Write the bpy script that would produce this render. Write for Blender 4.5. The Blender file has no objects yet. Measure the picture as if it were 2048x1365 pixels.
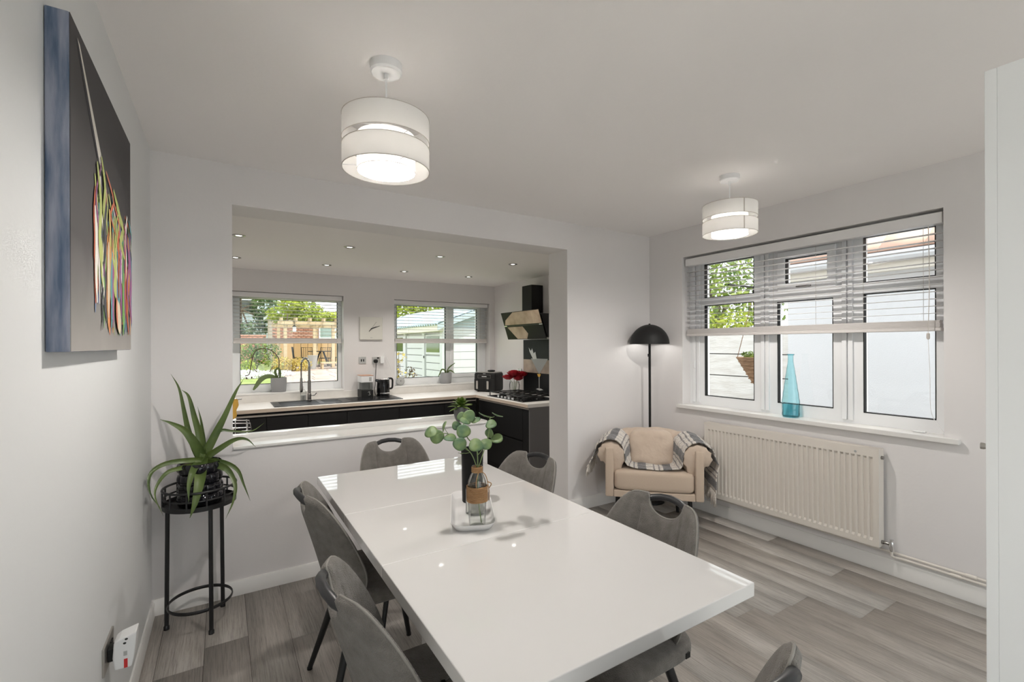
import bpy, bmesh, math, random
import numpy as np
from mathutils import Vector, Matrix
random.seed(7)
C = bpy.context.scene.collection
SC = bpy.context.scene
PI = math.pi
# ------------------------------------------------------------------ camera, sky, sun, exposure
CAM_H = 1.387
TH, ROLL, FPX, CY = 0.558086, -0.00386823, 927.28, 690.74
fw = Vector((math.sin(TH), math.cos(TH), 0)); rt = Vector((math.cos(TH), -math.sin(TH), 0)); up = Vector((0, 0, 1))
r2 = rt * math.cos(ROLL) + up * math.sin(ROLL); u2 = up * math.cos(ROLL) - rt * math.sin(ROLL)
cam = bpy.data.cameras.new('camera'); co = bpy.data.objects.new('camera', cam); C.objects.link(co)
cam.sensor_width = 36; cam.lens = FPX / 2048 * 36; cam.shift_y = (CY - 682.5) / 2048; cam.clip_start = 0.02; cam.clip_end = 300
m = Matrix((r2, u2, -fw)).transposed().to_4x4(); m.translation = Vector((0, 0, CAM_H)); co.matrix_world = m
SC.camera = co
w = bpy.data.worlds.new('sky'); SC.world = w; w.use_nodes = True
bg = w.node_tree.nodes['Background']; bg.inputs[0].default_value = (0.93, 0.965, 1.0, 1); bg.inputs[1].default_value = 1.45
sl = bpy.data.lights.new('sun', 'SUN'); sl.energy = 2.7; sl.angle = 0.01; sl.color = (1, 0.95, 0.86)
so = bpy.data.objects.new('sun', sl); C.objects.link(so); so.rotation_euler = Vector((-0.28, 0.36, -0.9)).to_track_quat('-Z', 'Y').to_euler()
SC.view_settings.view_transform = 'Standard'; SC.view_settings.look = 'None'
SC.view_settings.gamma = 1; SC.view_settings.use_curve_mapping = False
SC.view_settings.exposure = 0.72
PENDANT_W, LAMP_W, SPOT_W = 20.5, 0.5, 15.5

# ------------------------------------------------------------------ materials
MATS = {}
def mat(name, col, rough=0.5, metal=0.0, spec=0.5, bump=None, var=None, coat=0, sheen=0, emit=None, stretch=(1, 1, 1), alpha=1, rnd=0, trans=0, uv=False):
    m = bpy.data.materials.new(name); m.use_nodes = True
    nt = m.node_tree; b = nt.nodes['Principled BSDF']; N = nt.nodes.new; L = nt.links.new
    b.inputs['Base Color'].default_value = (*col, 1); b.inputs['Roughness'].default_value = rough
    b.inputs['Metallic'].default_value = metal; b.inputs['Specular IOR Level'].default_value = spec
    b.inputs['Coat Weight'].default_value = coat; b.inputs['Coat Roughness'].default_value = 0.03
    if sheen: b.inputs['Sheen Weight'].default_value = sheen
    if emit: b.inputs['Emission Color'].default_value = (*emit[0], 1); b.inputs['Emission Strength'].default_value = emit[1]
    if trans: b.inputs['Transmission Weight'].default_value = trans
    tc = N('ShaderNodeTexCoord'); mp = N('ShaderNodeMapping'); mp.inputs['Scale'].default_value = stretch
    L(tc.outputs['UV' if uv else 'Object'], mp.inputs['Vector'])
    oi = N('ShaderNodeObjectInfo')
    colout = None
    if var:  # (colour2, scale, detail, contrast)
        nz = N('ShaderNodeTexNoise'); nz.noise_dimensions = '4D'; nz.inputs['Scale'].default_value = var[1]; nz.inputs['Detail'].default_value = var[2]
        L(mp.outputs[0], nz.inputs['Vector'])
        ml = N('ShaderNodeMath'); ml.operation = 'MULTIPLY'; ml.inputs[1].default_value = 40; L(oi.outputs['Random'], ml.inputs[0]); L(ml.outputs[0], nz.inputs['W'])
        cr = N('ShaderNodeValToRGB'); cr.color_ramp.elements[0].color = (*col, 1); cr.color_ramp.elements[1].color = (*var[0], 1)
        k = var[3]; cr.color_ramp.elements[0].position = 0.5 - k; cr.color_ramp.elements[1].position = 0.5 + k
        L(nz.outputs['Fac'], cr.inputs[0]); colout = cr.outputs[0]
    if rnd:
        hs = N('ShaderNodeHueSaturation'); hs.inputs['Color'].default_value = (*col, 1)
        if colout: L(colout, hs.inputs['Color'])
        mr = N('ShaderNodeMapRange'); mr.inputs['To Min'].default_value = 1 - rnd; mr.inputs['To Max'].default_value = 1 + rnd
        L(oi.outputs['Random'], mr.inputs['Value']); L(mr.outputs[0], hs.inputs['Value']); colout = hs.outputs[0]
    if colout: L(colout, b.inputs['Base Color'])
    if bump:  # (scale, strength, detail)
        nb = N('ShaderNodeTexNoise'); nb.inputs['Scale'].default_value = bump[0]; nb.inputs['Detail'].default_value = bump[2] if len(bump) > 2 else 3
        L(mp.outputs[0], nb.inputs['Vector']); bp = N('ShaderNodeBump'); bp.inputs['Strength'].default_value = bump[1]; bp.inputs['Distance'].default_value = 0.01
        L(nb.outputs['Fac'], bp.inputs['Height']); L(bp.outputs[0], b.inputs['Normal'])
    MATS[name] = m
    return m
def glass(name, tint, fres=0.06, rough=0.0):
    m = bpy.data.materials.new(name); m.use_nodes = True; nt = m.node_tree; N = nt.nodes.new; L = nt.links.new
    nt.nodes.remove(nt.nodes['Principled BSDF']); out = nt.nodes['Material Output']
    t = N('ShaderNodeBsdfTransparent'); t.inputs[0].default_value = (*tint, 1)
    g = N('ShaderNodeBsdfGlossy'); g.inputs['Roughness'].default_value = rough
    lw = N('ShaderNodeLayerWeight'); lw.inputs['Blend'].default_value = 0.12
    mr = N('ShaderNodeMapRange'); mr.inputs['To Min'].default_value = fres * 0.5; mr.inputs['To Max'].default_value = 0.75
    L(lw.outputs['Fresnel'], mr.inputs['Value']); mx = N('ShaderNodeMixShader'); L(mr.outputs[0], mx.inputs[0]); L(t.outputs[0], mx.inputs[1]); L(g.outputs[0], mx.inputs[2]); L(mx.outputs[0], out.inputs[0])
    MATS[name] = m
    return m
def translucent(name, col, fac=0.5):
    m = bpy.data.materials.new(name); m.use_nodes = True; nt = m.node_tree; N = nt.nodes.new; L = nt.links.new
    nt.nodes.remove(nt.nodes['Principled BSDF']); out = nt.nodes['Material Output']
    d = N('ShaderNodeBsdfDiffuse'); d.inputs[0].default_value = (*col, 1); t = N('ShaderNodeBsdfTranslucent'); t.inputs[0].default_value = (*col, 1)
    tc = N('ShaderNodeTexCoord'); nz = N('ShaderNodeTexNoise'); nz.inputs['Scale'].default_value = 300; L(tc.outputs['Object'], nz.inputs['Vector'])
    bp = N('ShaderNodeBump'); bp.inputs['Strength'].default_value = 0.1; bp.inputs['Distance'].default_value = 0.002; L(nz.outputs['Fac'], bp.inputs['Height']); L(bp.outputs[0], d.inputs['Normal'])
    mx = N('ShaderNodeMixShader'); mx.inputs[0].default_value = fac; L(d.outputs[0], mx.inputs[1]); L(t.outputs[0], mx.inputs[2]); L(mx.outputs[0], out.inputs[0])
    MATS[name] = m
    return m
def leafmat(name, c1, c2, scale=1.5, tr=0.35, rough=0.5):
    m = bpy.data.materials.new(name); m.use_nodes = True; nt = m.node_tree; N = nt.nodes.new; L = nt.links.new
    b = nt.nodes['Principled BSDF']; b.inputs['Roughness'].default_value = rough; out = nt.nodes['Material Output']
    tc = N('ShaderNodeTexCoord'); nz = N('ShaderNodeTexNoise'); nz.inputs['Scale'].default_value = scale; nz.inputs['Detail'].default_value = 4; L(tc.outputs['Object'], nz.inputs['Vector'])
    cr = N('ShaderNodeValToRGB'); cr.color_ramp.elements[0].color = (*c1, 1); cr.color_ramp.elements[1].color = (*c2, 1); cr.color_ramp.elements[0].position = 0.38; cr.color_ramp.elements[1].position = 0.62
    L(nz.outputs['Fac'], cr.inputs[0]); L(cr.outputs[0], b.inputs['Base Color']); t = N('ShaderNodeBsdfTranslucent'); L(cr.outputs[0], t.inputs[0])
    mx = N('ShaderNodeMixShader'); mx.inputs[0].default_value = tr; L(b.outputs[0], mx.inputs[1]); L(t.outputs[0], mx.inputs[2]); L(mx.outputs[0], out.inputs[0])
    MATS[name] = m
    return m

M_WALL = mat('wall_paint', (0.775, 0.75, 0.742), 0.65, var=((0.795, 0.77, 0.762), 1.2, 3, 0.2), bump=(60, 0.04))
M_WALLL = mat('wall_paint_cool_lit', (0.735, 0.742, 0.738), 0.6, bump=(40, 0.05))  # left wall's cooler look under its light, mixed into the paint colour
M_CEIL = mat('ceiling_paint', (0.93, 0.90, 0.885), 0.8, var=((0.94, 0.91, 0.895), 0.8, 3, 0.2), bump=(45, 0.05))
M_TRIM = mat('white_gloss_paint', (0.80, 0.785, 0.76), 0.3)
M_LEDGE = mat('gloss_ledge_paint', (0.80, 0.79, 0.76), 0.14)
M_UPVC = mat('white_upvc', (0.89, 0.90, 0.91), 0.3)
def plank_mat():
    m = bpy.data.materials.new('grey_oak_plank'); m.use_nodes = True; nt = m.node_tree; b = nt.nodes['Principled BSDF']; N = nt.nodes.new; L = nt.links.new
    b.inputs['Roughness'].default_value = 0.46; tc = N('ShaderNodeTexCoord'); oi = N('ShaderNodeObjectInfo'); ml = N('ShaderNodeMath'); ml.operation = 'MULTIPLY'; ml.inputs[1].default_value = 57; L(oi.outputs['Random'], ml.inputs[0])
    def nz(scale, stretch, det, rough=0.6):
        mp = N('ShaderNodeMapping'); mp.inputs['Scale'].default_value = stretch; L(tc.outputs['Object'], mp.inputs['Vector'])
        n = N('ShaderNodeTexNoise'); n.noise_dimensions = '4D'; n.inputs['Scale'].default_value = scale; n.inputs['Detail'].default_value = det; n.inputs['Roughness'].default_value = rough
        L(mp.outputs[0], n.inputs['Vector']); L(ml.outputs[0], n.inputs['W']); return n.outputs['Fac']
    def ramp(f, a, b_, pa, pb):
        c = N('ShaderNodeValToRGB'); e = c.color_ramp.elements; e[0].position, e[1].position = pa, pb; e[0].color = (*a, 1); e[1].color = (*b_, 1); L(f, c.inputs[0]); return c.outputs[0]
    base = ramp(nz(3, (6, 0.7, 1), 6), (0.375, 0.345, 0.312), (0.435, 0.405, 0.372), 0.3, 0.7)
    fine = ramp(nz(5, (38, 1.3, 1), 8, 0.75), (0.52, 0.50, 0.48), (1.12, 1.11, 1.10), 0.34, 0.55)
    mx = N('ShaderNodeMix'); mx.data_type = 'RGBA'; mx.blend_type = 'MULTIPLY'; mx.inputs[0].default_value = 0.85; L(base, mx.inputs[6]); L(fine, mx.inputs[7])
    hs = N('ShaderNodeHueSaturation'); mr = N('ShaderNodeMapRange'); mr.inputs['To Min'].default_value = 0.96; mr.inputs['To Max'].default_value = 1.04; L(oi.outputs['Random'], mr.inputs['Value']); L(mr.outputs[0], hs.inputs['Value']); L(mx.outputs[2], hs.inputs['Color']); L(hs.outputs[0], b.inputs['Base Color'])
    bp = N('ShaderNodeBump'); bp.inputs['Strength'].default_value = 0.25; bp.inputs['Distance'].default_value = 0.002; L(fine, bp.inputs['Height']); L(bp.outputs[0], b.inputs['Normal']); return m
M_PLANK = plank_mat()
M_DARK = mat('dark_gap', (0.05, 0.045, 0.04), 0.9)
M_KFLOOR = mat('kitchen_floor_vinyl', (0.25, 0.23, 0.21), 0.5)
M_TABLE = mat('white_high_gloss', (0.80, 0.785, 0.77), 0.05, spec=0.5, coat=1.0)
M_SEAM = mat('table_seam', (0.88, 0.87, 0.86), 0.4)
M_FAB = mat('grey_chair_fabric', (0.145, 0.130, 0.114), 0.95, var=((0.235, 0.217, 0.195), 35, 6, 0.25), bump=(330, 0.7), sheen=0.2)
M_PIPE = mat('grey_piping', (0.28, 0.265, 0.24), 0.9)
M_BLACK = mat('black_metal', (0.012, 0.012, 0.013), 0.38)
M_BLACKM = mat('matt_black_metal', (0.009, 0.009, 0.009), 0.55, spec=0.35)
M_HANDLE = mat('black_leatherette', (0.02, 0.02, 0.022), 0.4)
M_CREAM = mat('cream_sofa_fabric', (0.58, 0.46, 0.36), 0.9, var=((0.66, 0.54, 0.435), 9, 4, 0.25), bump=(14, 0.9, 6), sheen=0.2)
M_CREAM2 = mat('cream_sofa_panel', (0.60, 0.48, 0.375), 0.9, bump=(300, 0.15), sheen=0.2)
M_RAD = mat('cream_radiator_paint', (0.76, 0.71, 0.645), 0.35)
M_CHROME = mat('chrome', (0.75, 0.75, 0.76), 0.15, metal=1)
M_STEEL = mat('brushed_steel', (0.55, 0.53, 0.50), 0.35, metal=1)
M_GUN = mat('dark_chrome', (0.30, 0.29, 0.28), 0.22, metal=1)
M_GLOSSBLK = mat('black_glass', (0.008, 0.008, 0.009), 0.06)
M_CAB = mat('charcoal_cabinet', (0.008, 0.0077, 0.008), 0.6, spec=0.3, bump=(30, 0.05))
M_PANEL = mat('grey_end_panel', (0.125, 0.12, 0.118), 0.6)
M_WORKTOP = mat('pale_worktop', (0.74, 0.71, 0.67), 0.35, var=((0.79, 0.765, 0.73), 14, 4, 0.2))
M_WEDGE = mat('shaded_worktop_edge', (0.56, 0.455, 0.365), 0.5, var=((0.66, 0.555, 0.46), 8, 5, 0.2), stretch=(1, 1, 10))  # browner than the worktop: shade on its front edges put into the colour
M_RAIL = mat('handle_rail', (0.55, 0.50, 0.45), 0.35, metal=0.3)
M_CER = mat('white_ceramic', (0.82, 0.81, 0.80), 0.12)
M_POTG = mat('grey_ceramic_pot', (0.36, 0.36, 0.365), 0.7, bump=(60, 0.3))
M_POTB = mat('gloss_black_ceramic', (0.006, 0.006, 0.009), 0.07)
M_SOIL = mat('soil', (0.06, 0.045, 0.03), 0.95, bump=(80, 0.6))
M_JUTE = mat('jute_twine', (0.36, 0.19, 0.085), 0.95, var=((0.5, 0.3, 0.15), 60, 4, 0.2), bump=(250, 0.6))
M_BLIND = mat('white_wood_slat', (0.86, 0.845, 0.84), 0.45)
M_BRAIL = mat('blind_bottom_stack', (0.66, 0.625, 0.60), 0.5, bump=(90, 0.3), stretch=(0.2, 0.2, 4))
M_CORD = mat('blind_cord', (0.6, 0.56, 0.52), 0.8)
M_RED = mat('red_petals', (0.30, 0.006, 0.016), 0.6, var=((0.48, 0.015, 0.03), 30, 3, 0.2))
M_YEL = mat('mustard_towel', (0.72, 0.42, 0.08), 0.9, bump=(120, 0.3))
M_WHITE = mat('white_plastic', (0.83, 0.83, 0.83), 0.35)
M_LGREY = mat('pale_grey_plastic', (0.45, 0.45, 0.44), 0.4)
M_REDP = mat('red_label', (0.62, 0.03, 0.03), 0.4)
M_CLOCK = mat('cream_clock_face', (0.70, 0.68, 0.62), 0.25)
M_HOODG = mat('smoked_hood_glass', (0.008, 0.008, 0.009), 0.32, spec=0.12)
M_TAN = mat('tan_stone_tone', (0.30, 0.21, 0.15), 0.35, var=((0.50, 0.38, 0.29), 7, 7, 0.16))  # mottled tan of the hood's painted reflection and the splashback band
M_WAX = mat('white_wax', (0.80, 0.78, 0.74), 0.5)
M_BASKET = mat('wicker', (0.23, 0.12, 0.06), 0.9, var=((0.42, 0.26, 0.15), 25, 4, 0.15), bump=(60, 0.8), stretch=(1, 1, 5))
M_CANVAS = mat('canvas_side', (0.085, 0.125, 0.20), 0.8, var=((0.30, 0.32, 0.40), 6, 5, 0.14), bump=(350, 0.3), stretch=(9, 0.5, 1.0))
M_PANE = glass('window_glass', (0.97, 0.985, 0.98))
M_CLEAR = glass('clear_glass', (0.965, 0.975, 0.965), 0.1)
M_BLUE = glass('turquoise_glass', (0.70, 0.93, 0.96), 0.14)
M_BLUE2 = glass('turquoise_glass_base', (0.60, 0.90, 0.95), 0.1)
M_SHADE = translucent('white_lamp_fabric', (0.95, 0.94, 0.925), 0.5)
M_DIFF = translucent('opal_diffuser', (0.90, 0.895, 0.885), 0.35)
M_SHADEIN = translucent('white_lamp_lining', (0.96, 0.955, 0.945), 0.45)
M_BULB = mat('lit_bulb', (1, 1, 1), 0.5, emit=((1, 0.96, 0.90), 9))
M_PBULB = mat('lit_pendant_bulb', (1, 1, 1), 0.5, emit=((1, 0.95, 0.90), PENDANT_W / (PI * 0.0105)))
M_SPOT = mat('lit_downlight_lens', (1, 1, 1), 0.4, emit=((1, 0.97, 0.92), 3.5))
M_ALOE = mat('aloe_leaf', (0.042, 0.078, 0.02), 0.38, var=((0.13, 0.18, 0.042), 9, 3, 0.25), bump=(60, 0.1))
M_EUC = leafmat('eucalyptus_leaf', (0.095, 0.18, 0.095), (0.22, 0.31, 0.12), 18, 0.2)
M_STEM = mat('green_stem', (0.19, 0.26, 0.10), 0.6)
M_SUCC = leafmat('house_plant_leaf', (0.09, 0.17, 0.025), (0.20, 0.30, 0.045), 25, 0.2)
M_ORCH = mat('orchid_leaf', (0.12, 0.17, 0.06), 0.4)
M_BROWNST = mat('brown_stem', (0.10, 0.07, 0.045), 0.7)
# outside
M_GRASS = mat('lawn_grass', (0.17, 0.24, 0.05), 0.95, var=((0.31, 0.35, 0.12), 3, 5, 0.2), bump=(30, 0.8))
M_PAVE = mat('pink_sandstone', (0.36, 0.275, 0.235), 0.9, var=((0.46, 0.375, 0.325), 3, 4, 0.2), rnd=0.08)
M_RENDER = mat('white_render', (0.76, 0.77, 0.80), 0.9, bump=(90, 0.3))
M_FENCE = mat('white_concrete_panel', (0.80, 0.78, 0.76), 0.9, var=((0.70, 0.67, 0.64), 8, 5, 0.12), bump=(22, 0.9, 6), stretch=(1, 0.5, 2.5))
M_TILE = mat('orange_roof_tile', (0.58, 0.36, 0.27), 0.85, var=((0.68, 0.47, 0.38), 6, 4, 0.2), rnd=0.12)
M_FASCIA = mat('cream_fascia', (0.74, 0.70, 0.62), 0.5)
M_BRICK = mat('red_brick', (0.36, 0.15, 0.10), 0.9, var=((0.52, 0.26, 0.18), 4, 5, 0.2), rnd=0.1)
M_WOOD = mat('pale_garden_timber', (0.50, 0.37, 0.22), 0.8, var=((0.60, 0.47, 0.31), 4, 5, 0.2), stretch=(1, 1, 6))
M_WOOD2 = mat('orange_timber_cladding', (0.46, 0.28, 0.13), 0.8, rnd=0.15)
M_SHEDW = mat('white_shed_paint', (0.61, 0.62, 0.64), 0.7)
M_SHEDR = mat('blue_grey_corrugated_sheet', (0.42, 0.52, 0.58), 0.6)
M_GREYB = mat('pale_grey_siding', (0.45, 0.52, 0.56), 0.8)
M_FLW = mat('white_flowers', (0.80, 0.80, 0.82), 0.9)
L_DARK = leafmat('dark_foliage', (0.035, 0.075, 0.022), (0.13, 0.21, 0.05), 1.6)
L_LIME = leafmat('lime_foliage', (0.20, 0.28, 0.02), (0.46, 0.52, 0.06), 1.8)
L_MID = leafmat('mid_foliage', (0.08, 0.15, 0.025), (0.32, 0.40, 0.07), 1.5)
L_GOLD = leafmat('golden_foliage', (0.42, 0.30, 0.05), (0.60, 0.46, 0.10), 2.5)

# ------------------------------------------------------------------ mesh helpers
class MB:
    def __init__(s): s.v = []; s.f = []; s.uv = {}
    def add(s, vs, fs, uvs=None):
        o = len(s.v); s.v += [tuple(p) for p in vs]; s.f += [tuple(i + o for i in f) for f in fs]
        if uvs:
            for i, u in enumerate(uvs): s.uv[o + i] = u
        return s
    def box(s, x0, x1, y0, y1, z0, z1):
        return s.add([(x0, y0, z0), (x1, y0, z0), (x1, y1, z0), (x0, y1, z0), (x0, y0, z1), (x1, y0, z1), (x1, y1, z1), (x0, y1, z1)],
                     [(0, 3, 2, 1), (4, 5, 6, 7), (0, 1, 5, 4), (1, 2, 6, 5), (2, 3, 7, 6), (3, 0, 4, 7)])
    def prism(s, pts, z0, z1, axis='z'):
        n = len(pts)
        def P(p, h): return {'z': (p[0], p[1], h), 'x': (h, p[0], p[1]), 'y': (p[0], h, p[1])}[axis]
        vs = [P(p, z0) for p in pts] + [P(p, z1) for p in pts]
        fs = [tuple(range(n))[::-1], tuple(range(n, 2 * n))] + [(i, (i + 1) % n, n + (i + 1) % n, n + i) for i in range(n)]
        return s.add(vs, fs)
    def tube(s, pts, rad, n=8, flat=None, cap=True, closed=False, side=None):
        pts = [Vector(p) for p in pts]; k = len(pts)
        if not hasattr(rad, '__len__'): rad = [rad] * k
        if flat is None: flat = [1] * k
        elif not hasattr(flat, '__len__'): flat = [flat] * k
        t0 = (pts[1] - pts[0]).normalized()
        a = Vector(side) if side else (Vector((0, 0, 1)) if abs(t0.z) < 0.9 else Vector((1, 0, 0)))
        u = (a - t0 * a.dot(t0)).normalized(); rings = []
        for i, p in enumerate(pts):
            if closed: t = (pts[(i + 1) % k] - pts[i - 1]).normalized()
            else: t = (pts[min(i + 1, k - 1)] - pts[max(i - 1, 0)]).normalized()
            u = (u - t * u.dot(t)).normalized(); v = t.cross(u)
            rings.append([p + (u * math.cos(2 * PI * j / n) + v * math.sin(2 * PI * j / n) * flat[i]) * rad[i] for j in range(n)])
        vs = [q for r in rings for q in r]; fs = []
        for i in range(k if closed else k - 1):
            i2 = (i + 1) % k
            for j in range(n): fs.append((i * n + j, i * n + (j + 1) % n, i2 * n + (j + 1) % n, i2 * n + j))
        if cap and not closed: fs += [tuple(range(n))[::-1], tuple(range((k - 1) * n, k * n))]
        return s.add(vs, fs)
    def lathe(s, prof, n=32, c=(0, 0, 0), f=None, cap=True):
        vs = []
        for (r, z) in prof:
            for j in range(n):
                a = 2 * PI * j / n; rr = r * (f(a, z) if f else 1)
                vs.append((c[0] + rr * math.cos(a), c[1] + rr * math.sin(a), c[2] + z))
        fs = [(i * n + j, i * n + (j + 1) % n, (i + 1) * n + (j + 1) % n, (i + 1) * n + j) for i in range(len(prof) - 1) for j in range(n)]
        if cap and prof[0][0] > 1e-6: fs.append(tuple(range(n))[::-1])
        if cap and prof[-1][0] > 1e-6: fs.append(tuple(range((len(prof) - 1) * n, len(prof) * n)))
        return s.add(vs, fs)
    def cyl(s, c, r, z0, z1, n=24): return s.lathe([(r, z0), (r, z1)], n, c)
    def grid(s, fn, nu, nv, cu=False, cv=False, uvf=None):
        vs = [fn(i / (nu if cu else nu - 1), j / (nv if cv else nv - 1)) for i in range(nu) for j in range(nv)]
        uvs = [(i / max(1, nu - 1), j / max(1, nv - 1)) for i in range(nu) for j in range(nv)] if uvf else None
        fs = [(i * nv + j, ((i + 1) % nu) * nv + j, ((i + 1) % nu) * nv + (j + 1) % nv, i * nv + (j + 1) % nv) for i in range(nu if cu else nu - 1) for j in range(nv if cv else nv - 1)]
        return s.add(vs, fs, uvs)
    def sell(s, c, h, e1=0.4, e2=0.4, nu=28, nv=16, post=None):
        sp = lambda x, e: math.copysign(abs(x) ** e, x)
        def fn(u, v):
            th = 2 * PI * u; ph = (v - 0.5) * PI * 0.998
            p = [h[0] * sp(math.cos(ph), e1) * sp(math.cos(th), e2), h[1] * sp(math.cos(ph), e1) * sp(math.sin(th), e2), h[2] * sp(math.sin(ph), e1)]
            if post: p = post(*p)
            return (c[0] + p[0], c[1] + p[1], c[2] + p[2])
        return s.grid(fn, nu, nv, cu=True)
    def mesh(s, name, bevel=0, seg=2, ang=35, weld=True):
        me = bpy.data.meshes.new(name); me.from_pydata(s.v, [], s.f)
        bm = bmesh.new(); bm.from_mesh(me)
        if s.uv:
            ul = bm.loops.layers.uv.new('UVMap'); bm.verts.ensure_lookup_table()
            for f in bm.faces:
                for l in f.loops: l[ul].uv = s.uv.get(l.vert.index, (0, 0))
        if weld: bmesh.ops.remove_doubles(bm, verts=bm.verts, dist=1e-5)
        bmesh.ops.recalc_face_normals(bm, faces=bm.faces)
        if bevel:
            es = [e for e in bm.edges if len(e.link_faces) == 2 and e.calc_face_angle(0) > 0.5]
            bmesh.ops.bevel(bm, geom=es, offset=bevel, segments=seg, profile=0.5, affect='EDGES', clamp_overlap=True)
        bm.to_mesh(me); bm.free()
        me.shade_smooth()
        if bevel and ang: ang = min(ang, 18)
        if ang: me.set_sharp_from_angle(angle=math.radians(ang))
        return me
    def build(s, name, m, parent=None, bevel=0, seg=2, ang=35, loc=None, weld=True):
        me = s.mesh(name, bevel, seg, ang, weld); me.materials.append(m)
        return link(name, me, parent, loc)
def link(name, me, parent=None, loc=None):
    o = bpy.data.objects.new(name, me); C.objects.link(o)
    if parent: o.parent = parent
    if loc: o.location = loc
    return o
def thing(name, label, cat, loc=(0, 0, 0), rz=0, group=None):
    o = bpy.data.objects.new(name, None); C.objects.link(o); o.empty_display_size = 0.1
    o.location = loc; o.rotation_euler = (0, 0, rz); o['label'] = label; o['category'] = cat
    if group: o['group'] = group
    return o
def struct(o, label=None):
    o['kind'] = 'structure'
    if label: o['label'] = label
    return o
def empty_struct(name):
    o = bpy.data.objects.new(name, None); C.objects.link(o); o['kind'] = 'structure'; return o
def stuff(o): o['kind'] = 'stuff'; return o
def dup(root, loc, rz, label=None):
    r = root.copy(); C.objects.link(r); r.location = loc; r.rotation_euler = (0, 0, rz)
    if label: r['label'] = label
    for ch in list(root.children):
        c = ch.copy(); C.objects.link(c); c.parent = r
        for g in ch.children:
            d = g.copy(); C.objects.link(d); d.parent = c
    return r
def slab(axis, d0, d1, u0, u1, v0, v1, holes):
    """wall panel across axis ('x' or 'y') from d0 to d1 with rectangular holes (u0,u1,v0,v1), one connected mesh"""
    us = sorted({u0, u1, *[h[0] for h in holes], *[h[1] for h in holes]}); vs = sorted({v0, v1, *[h[2] for h in holes], *[h[3] for h in holes]})
    us = [u for u in us if u0 <= u <= u1]; vs = [v for v in vs if v0 <= v <= v1]
    P = lambda d, u, v: (d, u, v) if axis == 'x' else (u, d, v)
    fill = {}
    for i in range(len(us) - 1):
        for j in range(len(vs) - 1):
            a, b = (us[i] + us[i + 1]) / 2, (vs[j] + vs[j + 1]) / 2
            fill[i, j] = not any(h[0] < a < h[1] and h[2] < b < h[3] for h in holes)
    mb = MB()
    for (i, j), on in fill.items():
        if not on: continue
        A, B, D, E = (us[i], vs[j]), (us[i + 1], vs[j]), (us[i + 1], vs[j + 1]), (us[i], vs[j + 1])
        mb.add([P(d0, *q) for q in (A, B, D, E)], [(0, 1, 2, 3)]); mb.add([P(d1, *q) for q in (A, B, D, E)], [(3, 2, 1, 0)])
        for (di, dj, p, q) in ((-1, 0, A, E), (1, 0, B, D), (0, -1, A, B), (0, 1, E, D)):
            if not fill.get((i + di, j + dj), False): mb.add([P(d0, *p), P(d0, *q), P(d1, *q), P(d1, *p)], [(0, 1, 2, 3)])
    return mb
def curve_pts(pts, n=24):
    """Catmull-Rom resample"""
    P = [Vector(p) for p in pts]; P = [P[0] * 2 - P[1]] + P + [P[-1] * 2 - P[-2]]; out = []; k = len(P) - 3
    for i in range(n):
        t = i / (n - 1) * k; a = min(int(t), k - 1); t -= a; p0, p1, p2, p3 = P[a:a + 4]
        out.append(0.5 * (2 * p1 + (p2 - p0) * t + (2 * p0 - 5 * p1 + 4 * p2 - p3) * t * t + (3 * p1 - p0 - 3 * p2 + p3) * t ** 3))
    return out

# ------------------------------------------------------------------ room shell
LX, RX, BY, FY = -0.313, 3.405, 3.01, -1.9      # dining: left, right, back wall, front wall
CZ_D, CZ_K, KY, KX, KLX, KF = 2.40, 2.25, 5.94, 3.40, -0.75, -0.145
struct(slab('y', BY, 3.265, KLX, RX, KF, 2.45, [(0.047, 1.66, 0.812, 2.176), (1.66, 2.42, KF, 2.176)]).build('wall_back', M_WALL))
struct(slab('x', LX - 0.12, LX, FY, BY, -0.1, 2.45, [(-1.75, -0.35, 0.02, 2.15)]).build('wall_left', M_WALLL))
struct(slab('x', RX, RX + 0.22, FY - 0.2, 6.16, KF - 0.05, 2.45, [(0.916, 2.645, 0.862, 2.146), (-1.75, -0.45, 0.02, 2.15)]).build('wall_right', M_WALL))
struct(slab('y', FY - 0.2, FY, LX - 0.12, RX, -0.1, 2.45, [(-0.2, 3.3, 0.02, 2.2)]).build('wall_front', M_WALL))
struct(slab('y', KY, KY + 0.22, KLX, RX, KF - 0.05, 2.45, [(0.083, 1.266, 0.853, 2.0), (1.902, 3.324, 0.853, 1.99)]).build('wall_kitchen', M_WALL))
struct(slab('x', KLX - 0.15, KLX, 3.265, KY + 0.22, KF, 2.45, []).build('wall_kitchen_left', M_WALL))
cm_ = slab('y', CZ_D, CZ_D + 0.15, LX - 0.12, RX, FY - 0.2, BY, [(0.8, 3.1, -1.7, -0.75)])
cm_.v = [(a, c, b) for a, b, c in cm_.v]; struct(cm_.build('ceiling', M_CEIL))
struct(MB().box(KLX - 0.15, RX, 3.265, KY + 0.22, CZ_K, CZ_K + 0.2).build('ceiling_kitchen', M_CEIL))
floor = struct(MB().box(LX - 0.12, RX, FY - 0.2, 3.265, -0.10, -0.004).build('floor', M_DARK))
struct(MB().box(KLX, RX, 3.265, KY, KF - 0.08, KF).build('floor_kitchen', M_KFLOOR))
PW, PL, GAP = 0.175, 1.22, 0.0009
plank_mesh = {}
xs = [LX] + [-0.25 + PW * k for k in range(21)] + [RX]
JOINT = {15: 1.395, 17: 1.30, 18: 1.055, 20: 1.34, 1: 2.42, 3: 1.9, 5: 2.25}
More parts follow.
